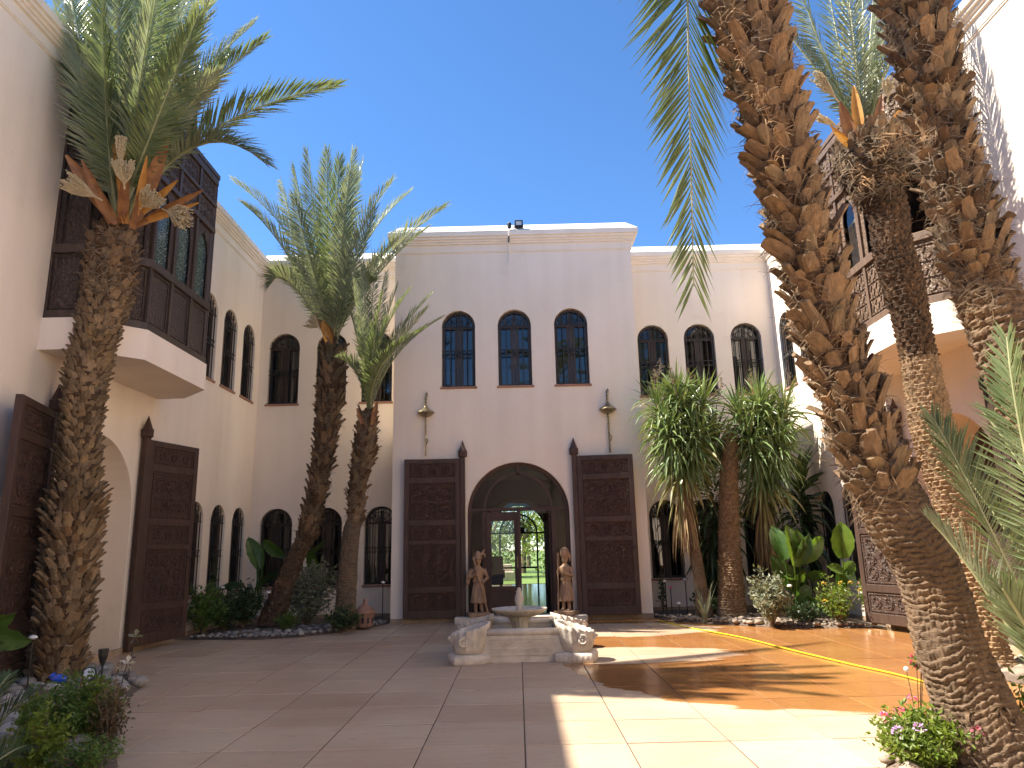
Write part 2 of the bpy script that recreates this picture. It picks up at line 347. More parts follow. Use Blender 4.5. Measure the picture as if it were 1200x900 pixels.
for k in range(3):
    mb = MB(); g = .0058; c_ = .004
    x, y = SW / 2 - g, SD / 2 - g * 1.9; j = [rnd(-.0015, .0015) for _ in range(4)]
    t4 = [(-x + c_, -y + c_, j[0]), (x - c_, -y + c_, j[1]), (x - c_, y - c_, j[2]), (-x + c_, y - c_, j[3])]
    e4 = [(-x, -y, -.004), (x, -y, -.004), (x, y, -.004), (-x, y, -.004)]; b4 = [(q[0], q[1], -.03) for q in e4]
    mb.add(t4 + e4 + b4, [(0, 1, 2, 3)] + [(i + 4, (i + 1) % 4 + 4, (i + 1) % 4, i) for i in range(4)] + [(i + 8, (i + 1) % 4 + 8, (i + 1) % 4 + 4, i + 4) for i in range(4)])
    sm.append(mb.mesh('slab', MAT['slab']))
for i in range(-8, 9):
    for j in range(-3, 15):
        cx, cy = .02 + (i + .5) * SW, 6.47 + (j + .5) * SD
        if any(all(inside((cx + a * SW * .5, cy + b_ * SD * .5), pl) for a in (-1, 1) for b_ in (-1, 1)) for pl in BED.values()): continue
        if cx - SW / 2 > XR or cx + SW / 2 < XL or cy > YF + .5 and abs(cx) < 2.6 or cy > 17.2: continue
        link('slab', random.choice(sm), paving, Matrix.Translation((cx, cy, rnd(-.0025, .0015))))
for nme, poly in BED.items():
    mb = MB(); n = len(poly)
    # a low heap of soil inside the outline
    cx = sum(p[0] for p in poly) / n; cy = sum(p[1] for p in poly) / n; vs = []; rings = [(1.0, .004), (.985, .02), (.9, .05), (.6, .07), (.25, .08)]
    dense = []
    for i in range(n):
        a, b_ = Vector(poly[i][:2]), Vector(poly[(i + 1) % n][:2]); k = max(1, int((b_ - a).length / .25))
        dense += [a.lerp(b_, q / k) for q in range(k)]
    m_ = len(dense)
    for s_, z in rings:
        for p in dense: vs.append((cx + (p.x - cx) * s_, cy + (p.y - cy) * s_, z + (noise.noise((p.x * 3 * s_, p.y * 3, 1)) * .02 if s_ < .98 else 0)))
    vs.append((cx, cy, .08))
    fs = [(r * m_ + i, r * m_ + (i + 1) % m_, (r + 1) * m_ + (i + 1) % m_, (r + 1) * m_ + i) for r in range(len(rings) - 1) for i in range(m_)]
    fs += [((len(rings) - 1) * m_ + i, (len(rings) - 1) * m_ + (i + 1) % m_, len(vs) - 1) for i in range(m_)]
    BED[nme] = (poly, tag(mb.add(vs, fs).build('planting_bed', MAT['soil']), kind='structure'))

# ================================================================== the house
def wallM(O, rz): return Matrix.Translation(O) @ Matrix.Rotation(rz, 4, 'Z')
def wall_sheet(mb, u0, u1, z0, z1, ops, rev=.24, nseg=20):
    """plane y=0 in local axes (inside is +y) pierced by round-headed openings (uc, half, zb, zs), with their reveals"""
    us = {u0, u1}
    for uc, h, zb, zs in ops:
        for k in range(nseg + 1): us.add(round(uc - h * math.cos(math.pi * k / nseg), 5))
    us = sorted(us)
    top = lambda o, u: o[3] + math.sqrt(max(0, o[1] ** 2 - (u - o[0]) ** 2))
    for a, b_ in zip(us, us[1:]):
        mid = (a + b_) / 2; cur = [(z0, z0)]
        cov = sorted([o for o in ops if abs(mid - o[0]) < o[1]], key=lambda o: o[2])
        for o in cov:
            if o[2] > z0 + 1e-4: mb.quad((a, 0, cur[-1][0]), (b_, 0, cur[-1][1]), (b_, 0, o[2]), (a, 0, o[2]))
            cur.append((top(o, a), top(o, b_)))
        mb.quad((a, 0, cur[-1][0]), (b_, 0, cur[-1][1]), (b_, 0, z1), (a, 0, z1))
    for o in ops:
        uc, h, zb, zs = o
        P = [(uc - h, zb), (uc - h, zs)] + [(uc - h * math.cos(math.pi * k / nseg), zs + h * math.sin(math.pi * k / nseg)) for k in range(1, nseg)] + [(uc + h, zs), (uc + h, zb)]
        for (a, za), (b_, zb_) in zip(P, P[1:]): mb.quad((a, 0, za), (a, rev, za), (b_, rev, zb_), (b_, 0, zb_))
        if zb > z0 + 1e-4: mb.quad((uc + h, 0, zb), (uc + h, rev, zb), (uc - h, rev, zb), (uc - h, 0, zb))
def ring(mb, ro, ri, zb, zs, y0, y1, uc=0, n=20, full=True):
    """round-headed band (two uprights and an arch) between half-widths ro and ri"""
    def pl(r): return [(uc - r, zb)] + [(uc - r * math.cos(math.pi * k / n), zs + r * math.sin(math.pi * k / n)) for k in range(n + 1)] + [(uc + r, zb)]
    A, B = pl(ro), pl(ri); m_ = len(A)
    vs = [(a, y0, z) for a, z in A] + [(a, y0, z) for a, z in B] + [(a, y1, z) for a, z in A] + [(a, y1, z) for a, z in B]
    fs = []
    for i in range(m_ - 1):
        fs += [(i, i + 1, m_ + i + 1, m_ + i), (2*m_+i+1, 2*m_+i, 3*m_+i, 3*m_+i+1), (m_+i, m_+i+1, 3*m_+i+1, 3*m_+i), (i+1, i, 2*m_+i, 2*m_+i+1)]
    fs += [(0, m_, 3*m_, 2*m_), (m_-1, 2*m_-1, 4*m_-1, 3*m_-1)]
    mb.add(vs, fs)
def arch_pane(mb, r, zb, zs, y, uc=0, n=20):
    P = [(uc + r, y, zb)] + [(uc + r * math.cos(math.pi * k / n), y, zs + r * math.sin(math.pi * k / n)) for k in range(n + 1)] + [(uc - r, y, zb)]
    mb.add(P, [tuple(range(len(P)))])
WH, WZS = .405, 1.50            # half width, springing height above the sill
# shared meshes of the round-headed window
mb = MB(); ring(mb, WH - .001, WH - .055, 0.0, WZS, .13, .21); mb.box(-WH + .055, WH - .055, .13, .21, 0, .06)
WIN_FRAME = mb.mesh('window', MAT['wood_dark'])
mb = MB(); arch_pane(mb, WH - .05, .05, WZS, .185); WIN_PANE = mb.mesh('pane', MAT['glass'])
mb = MB(); mb.box(-WH - .04, WH + .04, -.03, .13, -.055, -.002, .006); WIN_SILL = mb.mesh('sill', MAT['terracotta'])
mb = MB()
mb.box(-.028, .028, .15, .2, .06, WZS + .30); mb.box(-WH + .055, WH - .055, .152, .198, WZS - .03, WZS + .02)
for sx in (-1, 1):
    mb.box(sx * .06 - .02 if sx > 0 else -.10, sx * .06 + .04 if sx > 0 else -.06 + .02, .154, .196, .06, WZS - .03)
    mb.tube([(sx * (WH - .06) * (1 - math.sin(a) * .0) * math.cos(a) * .98 if 0 else sx * (.03 + .3 * math.sin(a)), .175, WZS + .02 + .34 * (1 - math.cos(a)) * .75) for a in [k * math.pi / 2 / 6 for k in range(7)]], .016, 5)
WIN_MUNTIN = mb.mesh('muntin', MAT['wood_dark'])
mb = MB(); nb = 6
for k in range(nb):
    x = -WH + (k + .5) * 2 * WH / nb; zt = WZS + math.sqrt(max(0, (WH - .01) ** 2 - x * x)) - .01
    mb.box(x - .009, x + .009, .03, .048, .005, zt)
for z in (.03, .78, .90, WZS): mb.box(-WH + .002, WH - .002, .027, .051, z - .008, z + .008)
for k in range(nb - 1):
    x = -WH + (k + 1) * 2 * WH / nb
    mb.tube([(x + .045 * math.cos(a), .039, .84 + .045 * math.sin(a)) for a in [q * math.pi / 4 for q in range(9)]], .006, 4, False)
for rr in (.13, .27): mb.tube([(rr * math.cos(a), .039, WZS + rr * math.sin(a)) for a in [q * math.pi / 10 for q in range(11)]], .008, 4)
for a in (45, 90, 135): mb.tube([(0.05 * math.cos(R(a)), .039, WZS + .05 * math.sin(R(a))), (.39 * math.cos(R(a)), .039, WZS + .39 * math.sin(R(a)))], .007, 4)
WIN_GRILLE = mb.mesh('grille', MAT['iron'])
mb = MB()
for k in range(9):
    x0, x1 = -.33 + k * .035, -.33 + (k + 1) * .035; y0, y1 = (.27, .30) if k % 2 else (.30, .27)
    mb.quad((x0, y0, .05), (x1, y1, .05), (x1, y1, 1.7), (x0, y0, 1.7))
WIN_CURTAIN = mb.mesh('curtain', MAT['curtain'])
def window(house, M, uc, zb, curtain=False):
    o = link('window', WIN_FRAME, house, M @ Matrix.Translation((uc, 0, zb)))
    for nme, me in (('pane', WIN_PANE), ('sill', WIN_SILL), ('muntin', WIN_MUNTIN), ('grille', WIN_GRILLE)) + ((('curtain', WIN_CURTAIN),) if curtain else ()): link(nme, me, o)
    return o
CZ = 9.27                         # lower edge of the coping
CORNICE = [(0, CZ - .50), (.018, CZ - .495), (.018, CZ - .47), (.03, CZ - .465), (.03, CZ - .29), (.07, CZ - .28), (.07, CZ - .235), (.10, CZ - .225), (.10, CZ - .185), (.14, CZ - .17), (.14, CZ - .12), (.18, CZ - .105), (.18, CZ)]
COPING = [(.183, CZ), (.183, CZ + .015), (-.08, CZ + .27), (-.35, CZ + .272), (-.35, CZ - .02)]
def sweep(mb, prof, path):
    """extrude (out, z) along a plan polyline whose outside lies to its right"""
    pts = [Vector(p) for p in path]; m_ = len(pts); k = len(prof); vs = []
    for i, p in enumerate(pts):
        ds = []
        if i > 0: ds.append((p - pts[i-1]).normalized())
        if i < m_ - 1: ds.append((pts[i+1] - p).normalized())
        nr = [Vector((d.y, -d.x)) for d in ds]
        q = nr[0] if len(nr) == 1 else (nr[0] + nr[1]) / (1 + nr[0].dot(nr[1]))
        vs += [(p.x + q.x * o, p.y + q.y * o, z) for o, z in prof]
    mb.add(vs, [(i*k+j, (i+1)*k+j, (i+1)*k+j+1, i*k+j+1) for i in range(m_-1) for j in range(k-1)])
def trim(house, path):
    a = MB(); sweep(a, CORNICE, path); a.build('cornice', MAT['plaster'], house)
    a = MB(); sweep(a, COPING, path); a.build('coping', MAT['plaster_white'], house)
    a = MB(); sweep(a, [(0, .10), (.035, .095), (.035, -.02)], path); a.build('plinth', MAT['terracotta_pale'], house)
#basic('terracotta_pale', (.40, .29, .19), .85, .2, (6, 6, 6))

# ---- door leaves: shared meshes
LW, LH = 1.28, 3.52
PF = [(.03, .12), (.157, .394), (.43, .522), (.549, .808), (.845, .951)]
mb = MB(); st = .115
mb.box(0, st, -.045, .045, 0, LH, .006); mb.box(LW - st, LW, -.045, .045, 0, LH, .006)
zs_ = [LH] + [LH * (1 - q) for p in PF for q in p] + [0]
for a, b_ in zip(zs_[0::2], zs_[1::2]): mb.box(st - .001, LW - st + .001, -.043, .043, b_, a, .005)
LEAF_FRAME = {k: mb.mesh('door_leaf', MAT[k]) for k in ('wood', 'wood_sun')}
LEAF_PANEL = {}
for mk in ('carved_wood', 'carved_sun'):
    L_ = []
    for p0, p1 in PF:
        h = LH * (p1 - p0); q = MB(); W2 = LW - 2 * st
        q.box(0, W2, -.022, .022, 0, h)                              # recessed ground
        for (a, b_, c_, d) in ((.025, W2 - .025, .025, .05), (.025, W2 - .025, h - .05, h - .025), (.025, .05, .05, h - .05), (W2 - .05, W2 - .025, .05, h - .05)):
            q.box(a, b_, -.036, -.02, c_, d, .004); q.box(a, b_, .02, .036, c_, d, .004)   # raised bead
        for sg in (-1, 1):                                           # scrolls and rosettes standing proud
            y = sg * .028
            nx = max(2, int(W2 / .3)); nz = max(1, int(h / .3))
            for ix in range(nx):
                for iz in range(nz):
                    cx, cz = .07 + (W2 - .14) * (ix + .5) / nx, .07 + (h - .14) * (iz + .5) / nz; rr = min((W2 - .14) / nx, (h - .14) / nz) * .46
                    hd = 1 if (ix + iz) % 2 else -1
                    q.tube([(cx + hd * rr * (1 - a / 9) * math.cos(a), y, cz + rr * (1 - a / 9) * math.sin(a)) for a in [i_ * .6 for i_ in range(13)]], .009, 4)
                    q.tube([(cx + rr * .98 * math.cos(a), y, cz + rr * .98 * math.sin(a)) for a in [i_ * math.pi / 6 for i_ in range(13)]], .007, 4, False)
                    for pq in range(5):
                        a = pq * 1.257; q.ico((cx + rr * .72 * math.cos(a + .3), y, cz + rr * .72 * math.sin(a + .3)), .02, 0)
        L_.append((q.mesh('panel', MAT[mk]), LH * (1 - p1)))
    LEAF_PANEL[mk] = L_
mb = MB(); mb.box(-.055, .055, -.055, .055, -.08, LH + .03, .008); POST = {k: mb.mesh('post', MAT[k]) for k in ('wood', 'wood_sun')}
mb = MB(); mb.lathe([(.085, 0), (.105, .02), (.105, .15), (.085, .165), (.0, .40)], 6); mb.M = Matrix.Translation((0, 0, LH + .03)); FIN = None
q = MB(); q.M = Matrix.Translation((0, 0, LH + .03)); q.lathe([(.085, 0), (.105, .02), (.105, .15), (.085, .165), (.004, .40)], 6); FIN = {k: q.mesh('finial', MAT[k]) for k in ('wood', 'wood_sun')}
mb = MB(); mb.box(.04, .12, -.07, -.045, 1.42, 1.46, .004); mb.tube([(.08, -.06, 1.44), (.08, -.09, 1.44), (.08, -.09, 1.36)], .008, 6); LATCH = mb.mesh('latch', MAT['iron'])
def leaf(house, hinge, ang, mirror=False, wk='wood', ck='carved_wood'):
    M = Matrix.Translation(hinge) @ Matrix.Rotation(ang, 4, 'Z')
    if mirror: M = M @ Matrix.Diagonal((1, 1, 1, 1)) 
    o = link('door_leaf', LEAF_FRAME[wk], house, M @ Matrix.Translation((.06, 0, .11)))
    for me, z in LEAF_PANEL[ck]: link('panel', me, o, Matrix.Translation((st, 0, z)))
    link('post', POST[wk], o, Matrix.Translation((-.06, 0, 0))); link('finial', FIN[wk], o, Matrix.Translation((-.06, 0, 0)))
    link('latch', LATCH, o, Matrix.Translation((LW - .17, 0, 0)))
    return o

# ---- bay window of carved wood on a plaster base
def bay(house, sx, wk, ck, name='bay_window'):
    X0 = XL if sx > 0 else XR
    def P(o, y): return Vector((X0 + sx * o, y, 0))
    pl = [P(0, 9.7), P(.5, 9.7), P(1.18, 10.37), P(1.18, 12.48), P(.5, 13.17), P(0, 13.17)]
    if sx < 0: pl = pl[::-1]
    a = MB(); a.prism([q.xy for q in pl] if sx > 0 else [q.xy for q in pl], 4.46, 4.93)
    base = a.build(name, MAT['plaster'], house)
    zA, zB, zC, zD = 4.932, 6.0, 7.45, 8.52
    c0 = Vector((X0, 11.43, 0)); rail = MB(); inner = []
    faces = [(pl[i], pl[i+1]) for i in range(5)]
    for (p0, p1) in faces:
        d = (p1 - p0); Lf = d.length; d.normalize(); nrm = Vector((d.y, -d.x, 0))
        if nrm.dot((p0 + p1) / 2 - c0) < 0: nrm = -nrm
        # local axes: x along the face, y inward, z up; hold x so that y = z cross x points inward
        if Vector((0, 0, 1)).cross(d).dot(nrm) > 0: p0, p1 = p1, p0; d = -d
        M = Matrix(((d.x, -nrm.x, 0, p0.x), (d.y, -nrm.y, 0, p0.y), (0, 0, 1, 0), (0, 0, 0, 1))) @ Matrix.Translation((0, .03, 0))
        nb_ = 3 if Lf > 1.5 else 1; pw = .075
        for k in range(nb_ + 1):
            x = Lf * k / nb_; f = MB(); f.box(max(0, x - pw/2), min(Lf, x + pw/2) if 0 < k < nb_ else (pw/2 if k == 0 else Lf), 0, .09, zA, zD); link('post', f.mesh('post', MAT[wk]), base, M)
        for z, h in ((zA, .12), (zB - .07, .14), (zC, .10), (zC + .52, .07), (zD - .10, .14)):
            f = MB(); f.box(.001, Lf - .001, -.015, .095, z + .001, z + h, .01); link('rail', f.mesh('rail', MAT[wk]), base, M)
        for k in range(nb_):
            a0, a1 = Lf * k / nb_ + pw / 2, Lf * (k + 1) / nb_ - pw / 2; W2 = a1 - a0
            def sub(nme, me): link(nme, me, base, M @ Matrix.Translation((a0, 0, 0)))
            f = MB(); f.box(0, W2, .035, .07, zA + .12, zB - .07)
            z0, z1 = zA + .12, zB - .07
            if sx > 0:
                for (q0, q1, r0_, r1_) in ((.03, W2 - .03, z0 + .03, z0 + .06), (.03, W2 - .03, z1 - .06, z1 - .03), (.03, .06, z0 + .06, z1 - .06), (W2 - .06, W2 - .03, z0 + .06, z1 - .06)): f.box(q0, q1, .018, .036, r0_, r1_, .004)
            else:                                                     # interlaced strapwork
                st_ = .085
                for ix in range(int(W2 / st_)):
                    for iz in range(int((z1 - z0) / st_)):
                        cx, cz = (ix + .6) * st_, z0 + (iz + .6) * st_
                        if cx > W2 - .05: continue
                        an = (60 if (ix + iz) % 2 else -60) if iz % 3 else 0; ca, sa = math.cos(R(an)), math.sin(R(an))
                        q = [(cx + ca * l - sa * t_, cz + sa * l + ca * t_) for l, t_ in ((-.055, -.012), (.055, -.012), (.055, .012), (-.055, .012))]
                        f.add([(x, .036, z) for x, z in q] + [(x, .018, z) for x, z in q], [(4, 5, 6, 7), (0, 1, 5, 4), (1, 2, 6, 5), (2, 3, 7, 6), (3, 0, 4, 7)])
            sub('panel', f.mesh('panel', MAT[ck]))
            f = MB(); f.box(0, W2, .03, .065, zC + .10, zC + .52); f.box(0, W2, .03, .065, zC + .59, zD - .10)
            for zz0, zz1 in ((zC + .13, zC + .49), (zC + .62, zD - .13)):
                n1 = max(2, int(W2 / .13)); n2 = max(2, int((zz1 - zz0) / .13))
                for ix in range(n1):
                    for iz in range(n2):
                        cx, cz = W2 * (ix + .5) / n1, zz0 + (zz1 - zz0) * (iz + .5) / n2
                        f.tube([(cx + .05 * math.cos(t_), .026, cz + .05 * math.sin(t_)) for t_ in [i_ * math.pi / 4 for i_ in range(9)]], .011, 4, False)
            sub('fretwork', f.mesh('fretwork', MAT[ck]))
            # arched board over the light
            f = MB(); n_ = 24; zt = zC; hw = W2 / 2 - (.11 if W2 > .5 else .07); spring = zC - .46
            def az(x):
                q = abs(x - W2 / 2) / hw
                return zB + .07 if q > 1.0001 else spring + .36 * math.sqrt(max(0, 1 - q)) - .025 * abs(math.sin(q * 9))
            mg = W2 / 2 - hw; xs = [0, mg - .001] + [mg + 2 * hw * k_ / n_ for k_ in range(n_ + 1)] + [W2 - mg + .001, W2]
            for x0_, x1_ in zip(xs, xs[1:]):
                za, zb_ = az(x0_), az(x1_)
                if (x0_ < mg - .0005 and x1_ < mg) or x0_ > W2 - mg: za = zb_ = zB + .07
                elif abs(za - zb_) > .5: za = zb_ = max(za, zb_)
                for y_ in (.04, .06): f.quad((x0_, y_, za), (x1_, y_, zb_), (x1_, y_, zt), (x0_, y_, zt))
                f.quad((x0_, .04, za), (x0_, .06, za), (x1_, .06, zb_), (x1_, .04, zb_))
            sub('arch_board', f.mesh('arch_board', MAT[ck]))
            f = MB(); f.quad((0, .078, zB + .05), (W2, .078, zB + .05), (W2, .078, zC + .01), (0, .078, zC + .01)); sub('pane', f.mesh('pane', MAT['glass' if sx < 0 else 'etched_glass' if nb_ == 3 else 'carved_dark']))
    ins = [c0 + (q - c0) * .93 for q in pl]
    a = MB(); a.prism([q.xy for q in pl], zD + .04, zD + .12); a.build('roof', MAT[wk], base)
    a = MB(); a.prism([(c0 + (q - c0) * .80).xy for q in pl], zA, zD + .03); a.build('lining', MAT['wood_dark'], base)
    return base

UPZ, LOZ = 5.37, .775
SIDE_Y = [15.15, 16.32, 17.52]
def house(label, group=None): return tag(empty('house_wing'), label, 'building', group)
def shell(h, x0, x1, y0, y1, sides):
    """roof and outer walls that close the wing"""
    r = MB(); r.box(x0, x1, y0, y1, CZ - .25, CZ - .1); r.build('roof', MAT['plaster_white'], h)
    o = MB()
    if 'L' in sides: o.quad((x0, y0, 0), (x0, y1, 0), (x0, y1, CZ), (x0, y0, CZ))
    if 'R' in sides: o.quad((x1, y0, 0), (x1, y1, 0), (x1, y1, CZ), (x1, y0, CZ))
    if 'N' in sides: o.quad((x0, y0, 0), (x1, y0, 0), (x1, y0, CZ), (x0, y0, CZ))
    if 'F' in sides: o.quad((x0, y1, 0), (x1, y1, 0), (x1, y1, CZ), (x0, y1, CZ))
    if o.v: o.build('outer_wall', MAT['plaster'], h)
    f = MB(); f.quad((x0, y0, .02), (x1, y0, .02), (x1, y1, .02), (x0, y1, .02)); f.quad((x0, y0, 4.4), (x1, y0, 4.4), (x1, y1, 4.4), (x0, y1, 4.4)); f.build('floor', MAT['plaster_inside'], h)

# left wing, facing the sun-lit side
hl = house('long shaded pink plaster wing along the left, with carved dark bay window')
ML = wallM((XL, 0, 0), R(90)); AC, AH, AS = 11.42, 1.175, 2.36
ops = [(y, WH, LOZ, LOZ + WZS) for y in SIDE_Y] + [(y, WH, UPZ, UPZ + WZS) for y in SIDE_Y] + [(AC, AH, 0, AS)]
mb = MB(); mb.M = ML; wall_sheet(mb, -8, YB, -.05, CZ - .3, ops[:-1], .24); 
mb = MB(); mb.M = ML
wall_sheet(mb, -8, 9.9, -.05, CZ - .3, []); wall_sheet(mb, 9.9, 13.0, -.05, CZ - .3, [ops[-1]], .9); wall_sheet(mb, 13.0, YB, -.05, CZ - .3, ops[:-1])
mb.build('wall', MAT['plaster'], hl)
for y in SIDE_Y:
    window(hl, ML, y, UPZ); window(hl, ML, y, LOZ)
trim(hl, [(XL, -8), (XL, YB)][::1] if False else [(XL, -8), (XL, YB)])
leaf(hl, (XL + .10, 12.72, 0), R(90 - 15)); leaf(hl, (XL + .10, 10.13, 0), R(-90 + 15))
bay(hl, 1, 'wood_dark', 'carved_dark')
shell(hl, -13, XL - .01, -8, YB, 'LN')
# passage behind the side arch
mb = MB(); mb.M = ML
mb.box(AC - AH - .25, AC + AH + .25, .9, 1.0, 0, 3.9); mb.build('niche_wall', MAT['plaster'], hl)
# right wing, sun-lit
hr = house('long sunlit pale wing along the right, with brown bay window above an arched door')
MR = wallM((XR, 0, 0), R(-90))
opsR = [(-y, WH, LOZ, LOZ + WZS) for y in SIDE_Y] + [(-y, WH, UPZ, UPZ + WZS) for y in SIDE_Y]
mb = MB(); mb.M = MR
wall_sheet(mb, -YB, -13.0, -.05, CZ - .3, opsR); wall_sheet(mb, -13.0, -9.9, -.05, CZ - .3, [(-AC, AH, 0, AS)], .9); wall_sheet(mb, -9.9, 8, -.05, CZ - .3, [])
mb.build('wall', MAT['plaster'], hr)
for y in SIDE_Y:
    window(hr, MR, -y, UPZ); window(hr, MR, -y, LOZ)
trim(hr, [(XR, YB), (XR, -8)])
leaf(hr, (XR - .10, 12.72, 0), R(90 + 15), wk='wood_sun', ck='carved_sun'); leaf(hr, (XR - .10, 10.13, 0), R(-90 - 15), wk='wood_sun', ck='carved_sun')
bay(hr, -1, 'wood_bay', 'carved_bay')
shell(hr, XR + .01, 13, -8, YB, 'RN')
mb = MB(); mb.M = MR
mb.box(-AC - AH - .2, -AC + AH + .2, .9, 1.0, 0, 3.9); mb.build('door_panel', MAT['carved_sun'], hr)
# recessed back wings left and right of the entrance block
BX0, BX1 = -2.88, 2.98
hb = house('recessed pink back wing between left corner and entrance block, behind two palms')
MBk = wallM((0, YB, 0), 0)
upL = [at(332.5, 430, YB).x, at(388, 430, YB).x, at(441.5, 430, YB).x]; loL = [at(324, 650, YB).x, at(382, 650, YB).x, -3.42]
upR = [at(765, 400, YB).x, at(819.5, 400, YB).x, at(874.5, 400, YB).x]; loR = [at(782, 640, YB).x, at(833, 640, YB).x, at(893, 640, YB).x]
loL[0] = -6.05; loL[1] = -4.80
mb = MB(); mb.M = MBk; wall_sheet(mb, XL, BX0, -.05, CZ - .3, [(x, WH, UPZ, UPZ + WZS) for x in upL] + [(x, WH, LOZ, LOZ + WZS) for x in loL]); mb.build('wall', MAT['plaster'], hb)
for x in upL: window(hb, MBk, x, UPZ)
for i, x in enumerate(loL): window(hb, MBk, x, LOZ, i == 2)
trim(hb, [(XL + .0, YB), (BX0, YB)]); shell(hb, -13, -2.6, YB + .01, 30, 'LF')
hc = house('recessed back wing right of the entrance block, behind the tall yuccas')
mb = MB(); mb.M = MBk; wall_sheet(mb, BX1, XR, -.05, CZ - .3, [(x, WH, UPZ, UPZ + WZS) for x in upR] + [(x, WH, LOZ, LOZ + WZS) for x in loR]); mb.build('wall', MAT['plaster'], hc)
for i, x in enumerate(upR): window(hc, MBk, x, UPZ, i == 2)
for x in loR: window(hc, MBk, x, LOZ)
trim(hc, [(BX1, YB), (XR, YB)]); shell(hc, 2.7, 13, YB + .01, 30, 'RF')

# entrance block
he = tag(empty('entrance_block'), 'pink plaster entrance block with arched glazed door and three upper windows', 'building')
MF = wallM((0, YF, 0), 0); EX, EH, ES = .03, 1.175, 2.36
upC = [-1.325, .035, 1.41]
mb = MB(); mb.M = MF
wall_sheet(mb, BX0, BX1, -.05, CZ - .3, [(x, WH, UPZ, UPZ + WZS) for x in upC] + [(EX, EH, -.05, ES)], .26, 28)
mb.M = None
mb.quad((BX0, YB, -.05), (BX0, YF, -.05), (BX0, YF, CZ - .3), (BX0, YB, CZ - .3)); mb.quad((BX1, YF, -.05), (BX1, YB, -.05), (BX1, YB, CZ - .3), (BX1, YF, CZ - .3))
mb.build('wall', MAT['plaster'], he)
for x in upC: window(he, MF, x, UPZ)
a = MB(); sweep(a, CORNICE, [(BX0, YB), (BX0, YF), (BX1, YF), (BX1, YB)]); a.build('cornice', MAT['plaster'], he)
a = MB(); sweep(a, COPING, [(BX0, YB), (BX0, YF), (BX1, YF), (BX1, YB)]); a.build('coping', MAT['plaster_white'], he)
for x0, x1 in ((BX0, EX - EH), (EX + EH, BX1)):
    a = MB(); sweep(a, [(0, .10), (.035, .095), (.035, -.02)], [(x0, YF), (x1, YF)]); a.build('plinth', MAT['terracotta_pale'], he)
mb = MB(); mb.box(BX0 + .01, BX1 - .01, YF + .02, 30, CZ - .25, CZ - .1); mb.build('roof', MAT['plaster_white'], he)
leaf(he, (-1.235, YF - .13, 0), R(180 + 2)); leaf(he, (1.345, YF - .13, 0), R(-6))
# hall behind the glazed screen, open to a garden door at its far end
HX0, HX1, HY, HZ, HF = -2.3, 2.4, 30.0, 4.3, .14
mb = MB(); mb.quad((HX0, YF + .26, HF), (HX1, YF + .26, HF), (HX1, HY + .3, HF), (HX0, HY + .3, HF)); mb.build('hall_floor', MAT['hall_floor'], he)
mb = MB(); mb.box(EX - EH - .1, EX + EH + .1, YF - .12, YF + .26, -.02, HF - .005, .01); mb.build('threshold', MAT['terracotta_pale'], he)
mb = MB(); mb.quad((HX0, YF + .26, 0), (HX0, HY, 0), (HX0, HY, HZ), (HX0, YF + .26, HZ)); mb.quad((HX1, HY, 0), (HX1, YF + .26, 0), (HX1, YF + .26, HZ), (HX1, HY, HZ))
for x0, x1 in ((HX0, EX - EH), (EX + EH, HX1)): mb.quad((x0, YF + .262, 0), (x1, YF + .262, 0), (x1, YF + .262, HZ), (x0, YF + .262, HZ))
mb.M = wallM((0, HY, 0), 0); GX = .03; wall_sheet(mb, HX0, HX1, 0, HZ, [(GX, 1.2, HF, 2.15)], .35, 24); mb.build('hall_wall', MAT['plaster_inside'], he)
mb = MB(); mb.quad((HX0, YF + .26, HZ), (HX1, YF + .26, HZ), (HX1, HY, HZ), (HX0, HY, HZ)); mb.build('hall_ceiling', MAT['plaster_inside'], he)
mb = MB(); mb.quad((-13, 30.01, 0), (HX0, 30.01, 0), (HX0, 30.01, CZ), (-13, 30.01, CZ)); mb.quad((HX1, 30.01, 0), (13, 30.01, 0), (13, 30.01, CZ), (HX1, 30.01, CZ)); mb.quad((HX0, 30.01, HZ), (HX1, 30.01, HZ), (HX1, 30.01, CZ), (HX0, 30.01, CZ)); mb.build('garden_wall', MAT['plaster'], he)
mb = MB(); mb.M = wallM((0, HY - .02, 0), 0); ring(mb, 1.42, 1.2, HF, 2.15, 0, .015, GX); mb.build('architrave', MAT['plaster_white'], he)
# far garden door
mb = MB(); mb.M = wallM((0, HY + .2, 0), 0)
ring(mb, 1.198, 1.12, HF, 2.15, 0, .07, GX); ring(mb, .80, .73, HF, 2.15, 0, .07, GX)
mb.box(GX - 1.12, GX + 1.12, 0, .06, 2.13, 2.2); mb.box(GX - .8, GX + .8, 0, .06, .75, .82)
gd = mb.build('garden_door', MAT['iron'], he)
q = MB(); q.M = wallM((0, HY + .23, 0), 0)
for k in range(26):
    a = math.pi * (k + .5) / 26
    q.tube([(GX + .08 * math.cos(a), 0, 2.2 + .08 * math.sin(a)), (GX + .73 * math.cos(a), 0, 2.2 + .73 * math.sin(a))], .013, 4)
for rr in (.2, .38, .56): q.tube([(GX + rr * math.cos(a), 0, 2.2 + rr * math.sin(a)) for a in [k * math.pi / 12 for k in range(13)]], .015, 4)
q.build('grille', MAT['iron'], gd)
